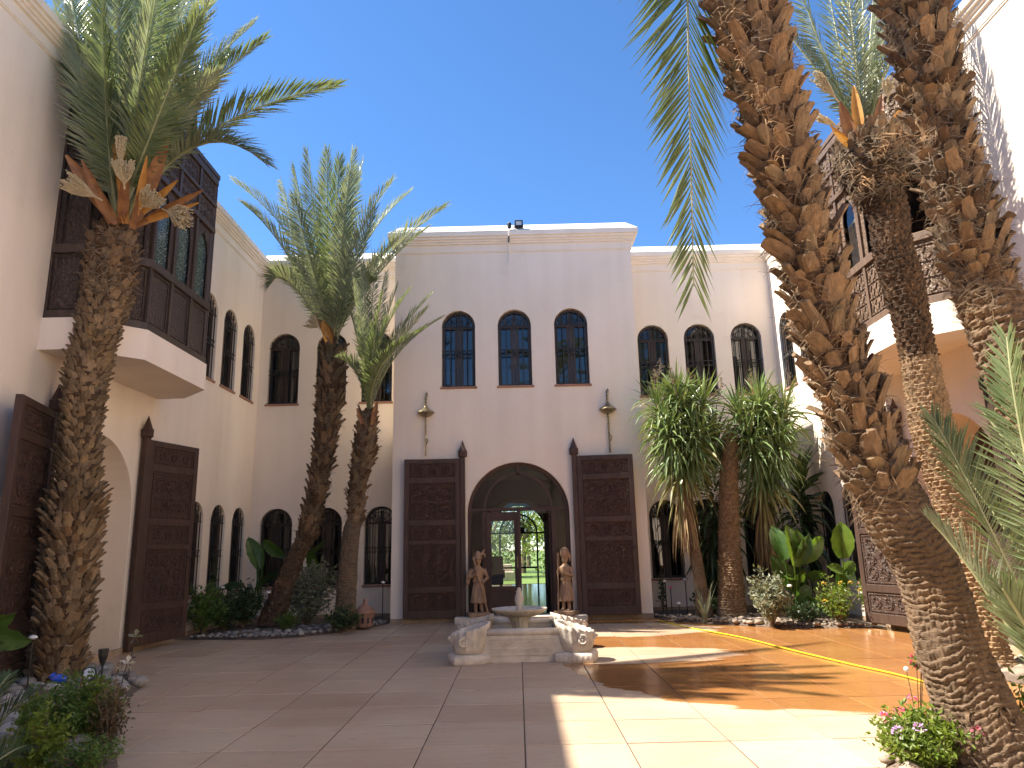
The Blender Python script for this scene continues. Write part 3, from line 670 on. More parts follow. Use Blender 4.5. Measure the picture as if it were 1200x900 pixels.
# glazed entrance screen in the arch
mb = MB(); mb.M = wallM((EX, YF + .12, 0), 0)
ring(mb, EH - .002, EH - .085, HF, ES, 0, .12, 0, 28)
scr = mb.build('entrance_screen', MAT['wood'], he)
ZT = 2.42
def sp(nme, mk, fn):
    q = MB(); q.M = wallM((EX, YF + .12, 0), 0); fn(q); return q.build(nme, MAT[mk], scr)
sp('transom', 'wood', lambda q: q.box(-EH + .08, EH - .08, .005, .115, ZT, ZT + .085, .008))
for s_ in (-1, 1): sp('post', 'wood', lambda q: q.box(s_ * .80 - .045, s_ * .80 + .045, .006, .114, HF, ZT))
sp('arch_rib', 'wood', lambda q: ring(q, .80, .735, ZT + .085, ZT + .085, .01, .1, 0, 24))
sp('mullion', 'wood', lambda q: q.box(-.035, .035, .01, .1, ZT + .085 + .735, ES + EH - .08))
sp('pane', 'glass_clear', lambda q: arch_pane(q, EH - .08, ZT + .06, ES, .06, 0, 28))
for s_ in (-1, 1): sp('pane', 'glass_clear', lambda q: q.quad((s_ * .98 - .14, .06, HF), (s_ * .98 + .12, .06, HF), (s_ * .98 + .12, .06, ZT), (s_ * .98 - .14, .06, ZT)))
def dleaf(M):
    q = MB(); w_ = .755; h_ = ZT - HF - .02
    q.box(0, .11, 0, .06, 0, h_, .005); q.box(w_ - .11, w_, 0, .06, 0, h_, .005); q.box(.109, w_ - .109, .002, .058, h_ - .2, h_, .005); q.box(.109, w_ - .109, .002, .058, 0, .12, .005); q.box(.109, w_ - .109, .002, .058, .50, .60, .005); q.box(.1, w_ - .1, .02, .04, .1, .52)
    o = link('glazed_door', q.mesh('glazed_door', MAT['wood']), he, M)
    q = MB(); q.quad((.1, .03, .58), (w_ - .1, .03, .58), (w_ - .1, .03, h_ - .18), (.1, .03, h_ - .18)); link('pane', q.mesh('pane', MAT['glass_clear']), o)
    q = MB(); q.tube([(w_ - .05, -.05, 1.0), (w_ - .05, -.05, 1.25)], .012, 6); link('handle', q.mesh('handle', MAT['brass']), o)
dleaf(wallM((EX - .755, YF + .15, HF), 0)); dleaf(wallM((EX + .755, YF + .24, HF), R(97)))
mb = MB(); mb.box(EX - .04, EX + .04, YF + .1, YF + .15, HF, ZT); mb.build('meeting_stile', MAT['wood'], he)

# gate wing closing the court behind the viewpoint (seen only as a reflection in the entrance glass)
hg = tag(empty('gate_wing'), 'plaster gate wing closing the court opposite the entrance, mirrored in its glass', 'building')
mb = MB(); mb.M = wallM((0, -9, 0), R(180)); wall_sheet(mb, -13, 13, -.05, 6.6, [(0, 1.6, -.05, 2.6)], .5); mb.build('wall', MAT['plaster'], hg)
mb = MB(); mb.box(-13, 13, -9.6, -9.01, 6.45, 6.6); mb.build('roof', MAT['plaster_white'], hg)
# ================================================================== palms
def catmull(P, n):
    out = []
    m_ = len(P)
    for i in range(m_ - 1):
        p0, p1, p2, p3 = P[max(i-1, 0)], P[i], P[i+1], P[min(i+2, m_-1)]
        for k in range(n):
            t_ = k / n
            out.append(.5 * ((2 * p1) + (p2 - p0) * t_ + (2*p0 - 5*p1 + 4*p2 - p3) * t_**2 + (3*p1 - p0 - 3*p2 + p3) * t_**3))
    return out + [P[-1]]
class Trunk:
    """tapering trunk along pixels (u, v, Y, width px), resampled evenly"""
    def __init__(s, spec):
        P = []
        for u, v, Y, w_ in spec:
            p = at(u, v, Y); P.append(Vector((p.x, p.y, p.z, w_ * depth(p) / (2 * FPX))))
        d = catmull(P, 12); s.C = [Vector(q[:3]) for q in d]; s.Rd = [q[3] for q in d]
        s.S = [0]
        for a, b_ in zip(s.C, s.C[1:]): s.S.append(s.S[-1] + (b_ - a).length)
        s.L = s.S[-1]
    def at(s, q):
        q = max(0, min(s.L - 1e-5, q)); i = 0
        while s.S[i+1] < q: i += 1
        f_ = (q - s.S[i]) / (s.S[i+1] - s.S[i])
        t_ = (s.C[i+1] - s.C[i]).normalized()
        return s.C[i].lerp(s.C[i+1], f_), s.Rd[i] * (1 - f_) + s.Rd[i+1] * f_, t_
    def frame(s, q, ang):
        c_, r, t_ = s.at(q)
        x = (Vector((1, 0, 0)) - t_ * t_.x).normalized(); y = t_.cross(x)
        n_ = x * math.cos(ang) + y * math.sin(ang); return c_, r, t_, n_
    def mesh(s, parent, mat, style, step=.025, n=48, amp=.03, pitch=.085, shrink=1.0, q0=0, q1=None, flare=0.0):
        mb = MB(); q1 = s.L if q1 is None else q1; m_ = max(2, int((q1 - q0) / step)); vs = []
        for i in range(m_ + 1):
            q = q0 + (q1 - q0) * i / m_
            for k in range(n):
                a = 2 * math.pi * k / n; c_, r, t_, n_ = s.frame(q, a); r *= shrink
                if flare: r *= 1 + flare * math.exp(-q / .35) * (1 + .25 * math.sin(a * 7 + 2) * math.exp(-q / .2))
                w3 = Vector((math.cos(a) * 1.7, math.sin(a) * 1.7, q * 2.2))
                d_ = noise.noise(w3) * .5 * amp + noise.noise(w3 * 4.1) * .55 * amp + noise.noise(w3 * 11) * .45 * amp + (noise.noise(Vector((w3.x * 14, w3.y * 14, w3.z * 5))) * .45 * amp if style == 'ring' else 0)
                if style == 'ring':
                    ph = q / pitch + noise.noise(Vector((math.cos(a) * 1.3, math.sin(a) * 1.3, q * .8))) * 1.1 + .22 * math.sin(a * 2 + q * 3) + .5 * noise.noise(Vector((math.cos(a) * 5, math.sin(a) * 5, q * 6))); fr = ph - math.floor(ph)
                    seg = noise.noise(Vector((math.cos(a) * 4, math.sin(a) * 4, math.floor(ph) * 3.7)))
                    d_ += amp * (fr ** .7 * (1 - fr ** 8) * 1.35 - .55) * (1.0 + 1.5 * seg)
                elif style == 'scale':
                    ph = q / pitch; row = math.floor(ph); fr = ph - row
                    nn = max(6, int(2 * math.pi * r / (pitch * 1.5))); ac = a * nn / (2 * math.pi) + (.5 if row % 2 else 0) + noise.noise(Vector((row * 1.7, a, 0))) * .25; fa = abs(ac - math.floor(ac) - .5) * 2
                    d_ += amp * ((1 - fa ** 2) * (fr ** .8) * 1.4 - .5)
                vs.append(c_ + n_ * (r + d_))
        fs = [(i*n+k, i*n+(k+1) % n, (i+1)*n+(k+1) % n, (i+1)*n+k) for i in range(m_) for k in range(n)] + [tuple(range(m_*n, m_*n+n))]
        return mb.add(vs, fs).build('trunk', MAT[mat], parent, False)
def boot_mesh(mat, w0, w1, L, t0, lean, seedv):
    """stub of a cut frond: broad clasping base, narrower ragged end, standing off the trunk"""
    random.seed(seedv); mb = MB(); vs = []; secs = 4; nn = 6
    for i in range(secs + 1):
        f_ = i / secs; w_ = w0 + (w1 - w0) * f_ ** .7; th = t0 * (1 - .35 * f_); off = -.02 + lean * L * f_ ** 1.3; z = L * f_
        for k in range(nn):
            a = 2 * math.pi * k / nn; jx = 1 + rnd(-.12, .12)
            x = math.cos(a) * w_ / 2 * jx; y = math.sin(a) * th * .5 + off - (abs(x) / max(w_, .01)) ** 2 * w_ * .35 * (1 - f_ * .4)
            zz = z + (rnd(-.06, .06) * L if i == secs else rnd(-.02, .02) * L) + (abs(math.cos(a)) * -.12 * L if i else 0)
            vs.append((x, y, zz))
    fs = [(i*nn+k, i*nn+(k+1) % nn, (i+1)*nn+(k+1) % nn, (i+1)*nn+k) for i in range(secs) for k in range(nn)] + [tuple(range(secs*nn, secs*nn+nn))]
    return mb.add(vs, fs).mesh('leaf_base', MAT[mat])
def boots(tr, parent, mats, q0, q1, size, cover=.62, lean=.35, aspect=1.5, cap=300, off=0.0, join=False, vis=None, rs=1, blunt=.62):
    random.seed(rs); vis = -60 if vis is None else vis
    var = [boot_mesh(mats[i % len(mats)], size * rnd(.85, 1.1), size * blunt * rnd(.8, 1.15), size * aspect * rnd(.75, 1.2), size * rnd(.28, .48), lean * rnd(.6, 1.5), rs * 50 + i) for i in range(8)]
    random.seed(rs + 9); out = []; q = q0; k = 0
    while q < q1:
        c_, r, t_ = tr.at(q); n_around = max(5, 2 * math.pi * r / size * cover * 1.35)
        q += size * aspect * cover / n_around * .62; a = k * 2.39996 + rnd(-.15, .15); k += 1
        c_, r, t_, n_ = tr.frame(q + rnd(-.03, .03), a)
        z_ = t_; x_ = n_.cross(z_) ; sc = rnd(.82, 1.18)
        M = Matrix(((x_.x, n_.x, z_.x, 0), (x_.y, n_.y, z_.y, 0), (x_.z, n_.z, z_.z, 0), (0, 0, 0, 1)))
        M = Matrix.Translation(c_ + n_ * (r + off)) @ M @ Matrix.Rotation(rnd(-.38, .38), 4, 'Y') @ Matrix.Rotation(rnd(-.28, .2), 4, 'X') @ Matrix.Diagonal((sc, sc, sc * rnd(.85, 1.2), 1))
        facing = n_.dot((CAM - c_).normalized())
        out.append((facing, M, random.choice(var)))
    if join:
        js = {}
        for f_, M, me in out:
            b_ = js.setdefault(me.materials[0].name, MB()); b_.M = M; b_.add([v.co for v in me.vertices], [tuple(p.vertices) for p in me.polygons])
        for mn, b_ in js.items(): b_.M = None; tag(b_.build('leaf_bases', MAT[mn], parent), kind='stuff')
        return
    out.sort(key=lambda z: -z[0])
    for f_, M, me in out[:cap]: link('leaf_base', me, parent, M)
    if len(out) > cap:
        b_ = MB()
        for f_, M, me in out[cap:]: b_.M = M; b_.add([v.co for v in me.vertices], [tuple(p.vertices) for p in me.polygons])
        b_.M = None; tag(b_.build('leaf_bases', MAT[mats[0]], parent), kind='stuff')
def strands(tr, parent, q0, q1, n, ln=(.1, .3), wd=.006, rs=3, mat='strands', off=.02):
    random.seed(rs); mb = MB()
    for _ in range(n):
        q = rnd(q0, q1); a = rnd(0, 6.283); c_, r, t_, n_ = tr.frame(q, a); tg = t_.cross(n_)
        L = rnd(*ln); p = c_ + n_ * (r + rnd(-.01, off)); d_ = (tg * rnd(-1, 1) + t_ * rnd(-.7, .5) + n_ * rnd(.0, .45)).normalized(); w_ = wd * rnd(.5, 1.6)
        pts = []
        for k in range(4):
            pts.append(p.copy()); p += d_ * (L / 3); d_ = (d_ + Vector((rnd(-.4, .4), rnd(-.4, .4), rnd(-.5, .1))) - n_ * .25).normalized()
        s_ = d_.cross(n_).normalized() * w_
        mb.add([q_ + s_ * (1 - i * .28) for i, q_ in enumerate(pts)] + [q_ - s_ * (1 - i * .28) for i, q_ in enumerate(pts)], [(i, i+1, 5+i, 4+i) for i in range(3)])
    tag(mb.build('fibre', MAT[mat], parent), kind='stuff')
def frond(parent, p0, p1, p2, llen=.42, n=70, wid=.016, mat='frond_green', vee=.45, roll=0.0, rs=0, rad=.022, bare=.14, droop=.12, hang=0.0, name='frond', sdv=None, ang=(58, 36)):
    """pinnate frond along the quadratic curve p0-p1-p2"""
    n = int(n * 1.35); wid *= 1.2
    random.seed(rs * 13 + 5); p0, p1, p2 = Vector(p0), Vector(p1), Vector(p2)
    B = lambda t_: p0 * (1-t_)**2 + p1 * 2*t_*(1-t_) + p2 * t_*t_
    T = lambda t_: ((p1 - p0) * (1-t_) + (p2 - p1) * t_).normalized()
    mb = MB()
    L = sum((B((i+1)/12) - B(i/12)).length for i in range(12))
    def axes(t_):
        tg = T(t_); up = Vector((0, 0, 1)) if abs(tg.z) < .97 else Vector((p2.x - p0.x, p2.y - p0.y, .01)).normalized()
        # the upper face of the frond looks up and outwards from the curve's belly
        bend = (p1 - (p0 + p2) / 2); up = (up * .6 + bend.normalized() * .9) if bend.length > .05 else up
        sd = tg.cross(up).normalized(); up = sd.cross(tg).normalized()
        if sdv is not None: sd = (sdv - tg * sdv.dot(tg)).normalized(); up = sd.cross(tg).normalized()
        if roll: q = Quaternion(tg, roll); sd = q @ sd; up = q @ up
        return tg, sd, up
    for i in range(n):
        t_ = bare + (1 - bare) * (i + .5) / n; e = (t_ - bare) / (1 - bare)
        tg, sd, up = axes(t_); b0 = B(t_)
        prof = (.45 + .55 * min(1, e / .3)) * (1 if e < .55 else 1 - .62 * ((e - .55) / .45) ** 1.3)
        for sgn in (-1, 1):
            ll = llen * prof * rnd(.86, 1.1); an = R(ang[0] - ang[1] * e + rnd(-6, 6)); v_ = vee * rnd(.5, 1.4)
            d_ = (tg * math.cos(an) + (sd * sgn * math.cos(v_) + up * math.sin(v_)) * math.sin(an)).normalized()
            w_ = wid * (1 - .35 * e) * rnd(.8, 1.15)
            nrm = d_.cross(sd * sgn); nrm = (up * .8 + sd * sgn * -.35 + tg * rnd(-.4, .2)).normalized(); wv = d_.cross(nrm).normalized() * w_
            dr = Vector((0, 0, -1)) * ll * (droop * rnd(.3, 1.6) + hang)
            q1_ = b0 + d_ * ll * .5 + dr * .18; q2_ = b0 + d_ * ll + dr
            fold = nrm * (-w_ * .45)
            mb.add([b0 - wv * .35, b0 + wv * .35, q1_ + wv, q1_ + fold, q1_ - wv, q2_], [(0, 3, 4), (0, 1, 3), (1, 2, 3), (4, 3, 5), (3, 2, 5)])
    o = mb.build(name, MAT[mat], parent)
    rc = MB(); rc.tube([B(i / 10) for i in range(11)], [rad * (1 - .85 * i / 10) + .003 for i in range(11)], 6); rc.build('rachis', MAT['rachis'], o)
    return o
def frond_px(parent, b, Yb, mid, Ym, tip, Yt, **kw):
    """b and tip are on the frond, mid is where the frond passes half way"""
    p0, pm, p2 = at(*b, Yb), at(*mid, Ym), at(*tip, Yt)
    return frond(parent, p0, pm * 2 - (p0 + p2) / 2, p2, **kw)
def spathe(parent, p0, p1, w_, mat='spathe', name='spathe', curl=.5, side=None):
    """boat-shaped woody sheath"""
    p0, p1 = Vector(p0), Vector(p1); tg = (p1 - p0).normalized(); L = (p1 - p0).length
    v_ = (CAM - p0).normalized(); sd = tg.cross(v_).normalized() if side is None else side; nr = sd.cross(tg); mb = MB(); vs = []; n = 10
    for i in range(n + 1):
        f_ = i / n; ww = w_ * (math.sin(math.pi * min(1, f_ * .85 + .12)) ** .8) * .5; c_ = p0 + tg * L * f_ - nr * (.10 * L * f_ * f_)
        for k in range(5):
            a = (k / 4 - .5) * 2; vs.append(c_ + sd * a * ww + nr * (abs(a) ** 1.5 * ww * curl - ww * .3))
    return mb.add(vs, [(i*5+k, i*5+k+1, i*5+5+k+1, i*5+5+k) for i in range(n) for k in range(4)]).build(name, MAT[mat], parent, True)
def inflorescence(parent, p0, p1, w_, n=70, mat='blossom', name='flower_cluster', rs=2):
    random.seed(rs); p0, p1 = Vector(p0), Vector(p1); tg = p1 - p0; mb = MB(); sd = tg.cross((CAM - p0)).normalized(); nr = sd.cross(tg).normalized()
    mb.tube([p0, p0 + tg * .4], [.012, .01], 5)
    for k in range(n):
        a, b_ = rnd(-1, 1), rnd(-1, 1); q = p0 + tg * rnd(.15, .35); e = p0 + tg * rnd(.75, 1.1) + sd * a * w_ * .5 + nr * b_ * w_ * .35
        m_ = q.lerp(e, .5) + sd * a * w_ * .1
        mb.tube([q, m_, e], [.004, .006, .007], 4)
        for j in range(3): mb.ico(q.lerp(e, .6 + .2 * j) + Vector((rnd(-.01, .01), rnd(-.01, .01), rnd(-.01, .01))), .011, 0)
    return mb.build(name, MAT[mat], parent)
def seen(P):
    d_ = P - CAM; z = d_.dot(FW)
    return z > 0 and -40 < 600 + FPX * d_.dot(RT) / z < 1240 and -60 < 450 - FPX * d_.dot(UP) / z < 960
def palm(label): return tag(empty('palm_tree'), label, 'palm')

# ---- A: big leaning palm in the right foreground
pa = palm('big leaning palm in the right foreground, trunk stubby above and ringed below')
TA = Trunk([(1176, 925, 5.45, 96), (1156, 872, 5.47, 88), (1136, 815, 5.5, 80), (1113, 757, 5.5, 74), (1098, 700, 5.5, 69), (1079, 650, 5.48, 70), (1052, 605, 5.45, 74), (1022, 540, 5.4, 68), (992, 455, 5.33, 64), (958, 345, 5.25, 64), (914, 172, 5.1, 64), (872, 0, 4.95, 72), (845, -130, 4.85, 64), (820, -290, 4.75, 62)])
pa.location = (0, 0, 0)
S_A = 2.02                                                      # where the stubs begin
TA.mesh(pa, 'bark', 'ring', .0085, 110, .016, .05, 1.0, 0, S_A + .35, flare=.25)
TA.mesh(pa, 'boot_dark', 'scale', .03, 40, .03, .12, .93, S_A, None)  # dark core, crevice shade between the stubs put into its colour
boots(TA, pa, ['boot', 'boot', 'boot_grey', 'boot'], S_A + .06, TA.L, .138, .70, .46, 1.35, 300, -.03, rs=4, blunt=.7)
strands(TA, pa, S_A, TA.L, 5200, (.07, .24), .0035, 5)
strands(TA, pa, .0, .55, 900, (.03, .1), .012, 6, 'bark', .015)
cA = TA.at(TA.L)[0]
frond(pa, cA + Vector((-.05, .0, .1)), at(800, -330, 5.0) + Vector((0, 0, .5)), at(813, 335, 5.05), llen=.85, n=110, wid=.0165, mat='frond_bright', vee=.15, sdv=Vector((1, .25, 0)), ang=(50, 26), rs=3, rad=.02, bare=.30, droop=.02)
for k in range(22):
    a = k * 2.4 + .4; el = R(rnd(5, 65)); L = rnd(2.6, 3.3)
    if -2.3 < ((a + math.pi) % (2 * math.pi)) - math.pi < -.9: continue
    d_ = Vector((math.cos(a) * math.cos(el), math.sin(a) * math.cos(el), math.sin(el))); e = cA + d_ * L + Vector((0, 0, -.28 * L))
    if seen(e) or seen(e + Vector((0, 0, -.4))): continue
    frond(pa, cA, cA + d_ * L * .6 + Vector((0, 0, .15)), e, llen=.4, n=46, wid=.014, mat='frond_green', rs=40 + k)

# ---- B: second big trunk leaving the frame on the right
pb = palm('thick shaggy palm trunk at the upper right edge, leaning out of the frame')
TB = Trunk([(1420, 830, 6.6, 92), (1340, 700, 6.55, 86), (1265, 560, 6.5, 86), (1208, 445, 6.45, 84), (1162, 358, 6.4, 66), (1132, 262, 6.35, 62), (1107, 172, 6.3, 58), (1087, 80, 6.2, 62), (1069, -5, 6.15, 68), (1048, -120, 6.1, 70), (1030, -240, 6.0, 64)])
S_B = 0
for i in range(400):
    if TB.at(i * .02)[0].z > at(1160, 350, 6.4).z: S_B = i * .02; break
TB.mesh(pb, 'bark', 'ring', .02, 56, .034, .085, 1.0, 0, S_B + .3, flare=.2)
TB.mesh(pb, 'boot_dark', 'scale', .03, 40, .03, .12, .93, S_B, None)  # core coloured dark to give the stub gaps their shade
boots(TB, pb, ['boot', 'boot_grey', 'boot_dark', 'boot'], S_B, TB.L, .15, .68, .46, 1.3, 300, -.035, rs=8, blunt=.7)
strands(TB, pb, S_B - .1, TB.L, 4600, (.07, .26), .004, 9)
cB = TB.at(TB.L)[0]
for k in range(24):
    a = k * 2.4; el = R(rnd(-10, 65)); L = rnd(2.4, 3.1)
    if -2.6 < ((a + math.pi) % (2 * math.pi)) - math.pi < -1.2: continue
    d_ = Vector((math.cos(a) * math.cos(el), math.sin(a) * math.cos(el), math.sin(el))); e = cB + d_ * L + Vector((0, 0, -.3 * L))
    if seen(e) or seen(e + Vector((0, 0, -.4))): continue
    frond(pb, cB, cB + d_ * L * .6 + Vector((0, 0, .15)), e, llen=.4, n=46, wid=.014, mat='frond_green', rs=80 + k)

# ---- C: slim ringed palm with a shaggy head between the two big trunks
pc = palm('slim palm with pale scaly stem and shaggy head, seen between the two big trunks')
TC = Trunk([(1168, 792, 9.35, 48), (1160, 765, 9.4, 40), (1148, 700, 9.4, 38), (1130, 640, 9.4, 40), (1112, 570, 9.4, 44), (1092, 500, 9.4, 46), (1074, 405, 9.4, 38), (1060, 340, 9.4, 44), (1047, 295, 9.4, 42), (1040, 250, 9.4, 44), (1030, 225, 9.4, 52), (1024, 205, 9.4, 72), (1022, 180, 9.4, 80), (1016, 160, 9.4, 52)])
qs = [i * .02 for i in range(int(TC.L / .02))]
q4 = min(qs, key=lambda q: abs(TC.at(q)[0].z - at(1074, 420, 9.4).z)); q2 = min(qs, key=lambda q: abs(TC.at(q)[0].z - at(1030, 232, 9.4).z))
TC.mesh(pc, 'bark_pale', 'scale', .014, 60, .03, .06, .97, 0, q4, flare=.25); TC.mesh(pc, 'boot_dark', 'scale', .016, 60, .035, .07, .97, q4, None)
boots(TC, pc, ['bark_pale'], q4 - 2.4, q4, .085, .9, .22, .8, 300, -.01, rs=12)
boots(TC, pc, ['boot_dark'], q4, q2, .085, .9, .25, .9, 10, -.01, rs=13, join=True)
boots(TC, pc, ['boot', 'boot_grey'], q2, TC.L - .05, .16, .8, .3, 1.1, 120, -.02, rs=14)
strands(TC, pc, q2, TC.L, 1300, (.1, .3), .009, 15)
cb = (1014, 168)
for i, (mx, my, tx, ty, Yt, Ym) in enumerate([(968, 70, 930, -40, 9.2, 9.3), (985, 60, 962, -70, 9.6, 9.5), (1000, 60, 985, -80, 9.1, 9.2), (1012, 55, 1010, -95, 9.8, 9.6), (1018, 70, 1030, -70, 9.2, 9.3), (1030, 80, 1052, -30, 9.8, 9.6), (955, 80, 890, 0, 9.7, 9.5), (1045, 70, 1110, -30, 9.3, 9.3), (1000, 40, 975, -160, 9.9, 9.7), (1025, 40, 1050, -160, 9.5, 9.5)]):
    frond_px(pc, cb, 9.4, (mx, my), Ym, (tx, ty), Yt, llen=.46, n=60, wid=.014, mat='frond_grey', rs=20 + i, vee=.6)
for (a, b_, w_, mt) in [((1004, 178), (984, 118), .17, 'spathe'), ((1010, 172), (1000, 98), .15, 'spathe_orange'), ((1024, 172), (1034, 108), .14, 'spathe'), ((1028, 172), (1062, 120), .12, 'spathe_orange'), ((1003, 178), (974, 148), .10, 'spathe_orange')]:
    spathe(pc, at(*a, 9.2), at(*b_, 9.0), w_, mt)
for i, (a, b_, w_) in enumerate([((985, 122), (956, 88), .16), ((1040, 120), (1042, 92), .18), ((985, 150), (960, 138), .10)]): inflorescence(pc, at(*a, 9.1), at(*b_, 9.0), w_, 50, rs=i)

# ---- D: palm before the left wing
pd = palm('palm with scaly grey trunk and full green crown in front of the left bay window')
TD = Trunk([(66, 812, 9.85, 54), (69, 790, 9.85, 50), (71, 750, 9.85, 50), (79, 700, 9.85, 54), (83, 650, 9.85, 54), (88, 600, 9.85, 56), (92, 552, 9.85, 46), (95, 500, 9.82, 42), (99, 470, 9.8, 44), (104, 430, 9.8, 46), (116, 380, 9.8, 48), (126, 340, 9.8, 50), (131, 312, 9.8, 54), (133, 288, 9.8, 48), (137, 268, 9.8, 28)])
TD.mesh(pd, 'boot_dark', 'scale', .02, 56, .025, .075, .93, 0, None, flare=.1)  # dark trunk colour stands in for shade in the gaps between leaf bases
qz = lambda T_, u, v, Y: min([i * .02 for i in range(int(T_.L / .02))], key=lambda q: abs(T_.at(q)[0].z - at(u, v, Y).z))
qd1, qd2, qd3 = qz(TD, 90, 585, 9.85), qz(TD, 110, 400, 9.8), qz(TD, 127, 335, 9.8)
boots(TD, pd, ['boot_tan', 'boot', 'boot_tan'], .1, qd1, .15, .75, .62, 1.1, 190, -.025, rs=21)
boots(TD, pd, ['boot_grey', 'boot_tan'], qd1, qd3, .13, .78, .62, .85, 230, -.02, rs=22)
boots(TD, pd, ['boot', 'boot_dark', 'boot_grey'], qd3, TD.L, .17, .8, .45, .9, 90, -.03, rs=23)
strands(TD, pd, qd3 - .2, TD.L, 900, (.08, .25), .008, 24); strands(TD, pd, 0, qd1, 500, (.05, .14), .007, 25)
c0 = (140, 262)
FD = [  # mid, tip, Y mid, Y tip
 ((92, 120), (38, -20), 9.9, 10.0), ((108, 110), (70, -70), 9.5, 9.2), ((122, 100), (104, -110), 9.9, 10.2), ((140, 90), (128, -130), 9.3, 8.9), ((152, 90), (165, -140), 9.9, 10.4),
 ((168, 95), (205, -130), 9.4, 9.0), ((180, 110), (245, -100), 9.9, 10.2), ((190, 130), (262, -30), 9.4, 9.1), ((205, 130), (297, 28), 10.0, 10.4), ((245, 155), (396, 100), 9.5, 9.3),
 ((228, 172), (312, 192), 9.4, 9.1), ((205, 150), (270, 60), 10.2, 10.8), ((160, 130), (185, -30), 9.0, 8.3), ((125, 130), (120, -40), 9.0, 8.4), ((104, 140), (60, -10), 10.2, 10.7), ((180, 150), (232, 18), 9.0, 8.5), ((112, 160), (82, 10), 9.3, 9.0), ((150, 110), (150, -60), 10.3, 10.9), ((195, 160), (256, 90), 9.2, 8.8)]
random.seed(77)
FD += [((150 + i_ * 9, 95 - i_ * 3), (165 + i_ * 22, -120 + i_ * 8), 10.6, 11.8 + .15 * i_) for i_ in range(6)]
FD += [((m_[0] + rnd(-12, 12), m_[1] + rnd(-10, 10)), (t_[0] + rnd(-26, 26), t_[1] + rnd(-20, 20)), Ym + rnd(-.5, .5), Yt + rnd(-.9, .9)) for (m_, t_, Ym, Yt) in FD[:9]]
for i, (m_, t_, Ym, Yt) in enumerate(FD):
    frond_px(pd, (c0[0] + rnd(-7, 7), c0[1] + rnd(-4, 4)), 9.8 + (Ym - 9.8) * .15, m_, Ym, t_, Yt, llen=.58, n=84, wid=.0155, mat='frond_green' if i % 2 else 'frond_grey', rs=100 + i, bare=.2, vee=.55, roll=rnd(-.4, .4))
for a, b_, w_, mt in [((137, 262), (76, 180), .20, 'spathe'), ((146, 262), (143, 165), .15, 'spathe_orange'), ((142, 262), (148, 200), .14, 'spathe'), ((155, 268), (198, 160), .20, 'spathe'), ((158, 262), (172, 185), .10, 'spathe_orange'), ((160, 265), (232, 226), .12, 'spathe'), ((162, 262), (226, 240), .10, 'spathe_orange'), ((130, 262), (96, 188), .14, 'spathe'), ((150, 262), (132, 165), .10, 'spathe_orange'), ((160, 255), (204, 215), .11, 'spathe_orange')]:
    spathe(pd, at(*a, 9.5), at(*b_, 8.95), w_, mt)
for i, (a, b_, w_) in enumerate([((146, 222), (144, 190), .25), ((120, 235), (78, 212), .22), ((164, 245), (182, 228), .26), ((190, 245), (218, 256), .26), ((141, 200), (142, 163), .12)]): inflorescence(pd, at(*a, 9.05), at(*b_, 8.9), w_ * 1.15, 110, rs=30 + i)

# ---- E and F: two palms in the bed by the left corner
pe = palm('tall leaning palm with rough brown trunk in the left corner bed')
TE = Trunk([(319, 733, 16.0, 36), (322, 718, 16.0, 30), (332, 690, 16.0, 24), (348, 650, 16.0, 20), (360, 622, 16.0, 20), (371, 575, 16.0, 20), (380, 525, 16.0, 23), (386, 475, 16.0, 26), (389, 435, 16.0, 24), (391, 405, 16.0, 22)])
TE.mesh(pe, 'boot_dark', 'ring', .03, 40, .025, .07, .95, 0, None)  # dark colour paints the shaded gaps under the leaf bases
q1_, q2_ = qz(TE, 352, 640, 16), qz(TE, 392, 410, 16)
boots(TE, pe, ['bark_grey', 'boot_dark'], .2, q1_, .13, .8, .2, .7, 10, -.02, rs=31, join=True)
boots(TE, pe, ['boot_dark', 'boot_grey', 'boot'], q1_, q2_, .15, .75, .35, 1.6, 10, -.02, rs=32, join=True)
strands(TE, pe, q1_, TE.L, 600, (.1, .3), .008, 33)
for i, (m_, t_, Ym, Yt, mt) in enumerate([((348, 290), (274, 212), 15.9, 15.7, 'g'), ((352, 300), (330, 214), 16.3, 16.6, 'g'), ((372, 285), (360, 178), 15.6, 15.2, 'g'), ((392, 285), (398, 186), 15.3, 14.9, 'b'), ((402, 290), (426, 188), 16.3, 16.7, 'g'), ((412, 295), (460, 212), 15.9, 15.8, 'g'), ((446, 310), (522, 242), 15.5, 15.2, 'g'),
    ((344, 335), (318, 332), 15.6, 15.3, 'g'), ((368, 320), (345, 230), 15.3, 14.8, 'g'), ((398, 310), (410, 200), 15.2, 14.7, 'g'), ((384, 300), (378, 190), 16.6, 17.2, 'g'), ((426, 330), (470, 280), 16.4, 16.8, 'b'), ((408, 330), (440, 245), 15.2, 14.7, 'g'), ((365, 345), (338, 300), 16.4, 16.9, 'g'), ((414, 350), (436, 330), 15.5, 15.2, 'g'), ((338, 300), (286, 240), 15.3, 14.8, 'g'), ((362, 275), (345, 196), 15.9, 15.9, 'g'), ((384, 285), (384, 176), 15.6, 15.3, 'g'), ((420, 300), (480, 225), 16.2, 16.5, 'g'), ((440, 325), (500, 268), 16.0, 16.1, 'g'), ((402, 280), (414, 176), 15.8, 15.7, 'g')]):
    frond_px(pe, (391 + rnd(-6, 6), 408), 16.0, m_, Ym, t_, Yt, llen=.66, n=74, wid=.016, mat='frond_grey' if mt == 'g' else 'frond_green', rs=140 + i, vee=.5, roll=rnd(-.3, .3))
for a, b_, w_, mt in [((392, 404), (370, 362), .24, 'spathe'), ((388, 408), (378, 375), .2, 'spathe_orange')]: spathe(pe, at(*a, 15.8), at(*b_, 15.6), w_, mt)
inflorescence(pe, at(376, 386, 15.6), at(362, 376, 15.5), .35, 60, rs=50)
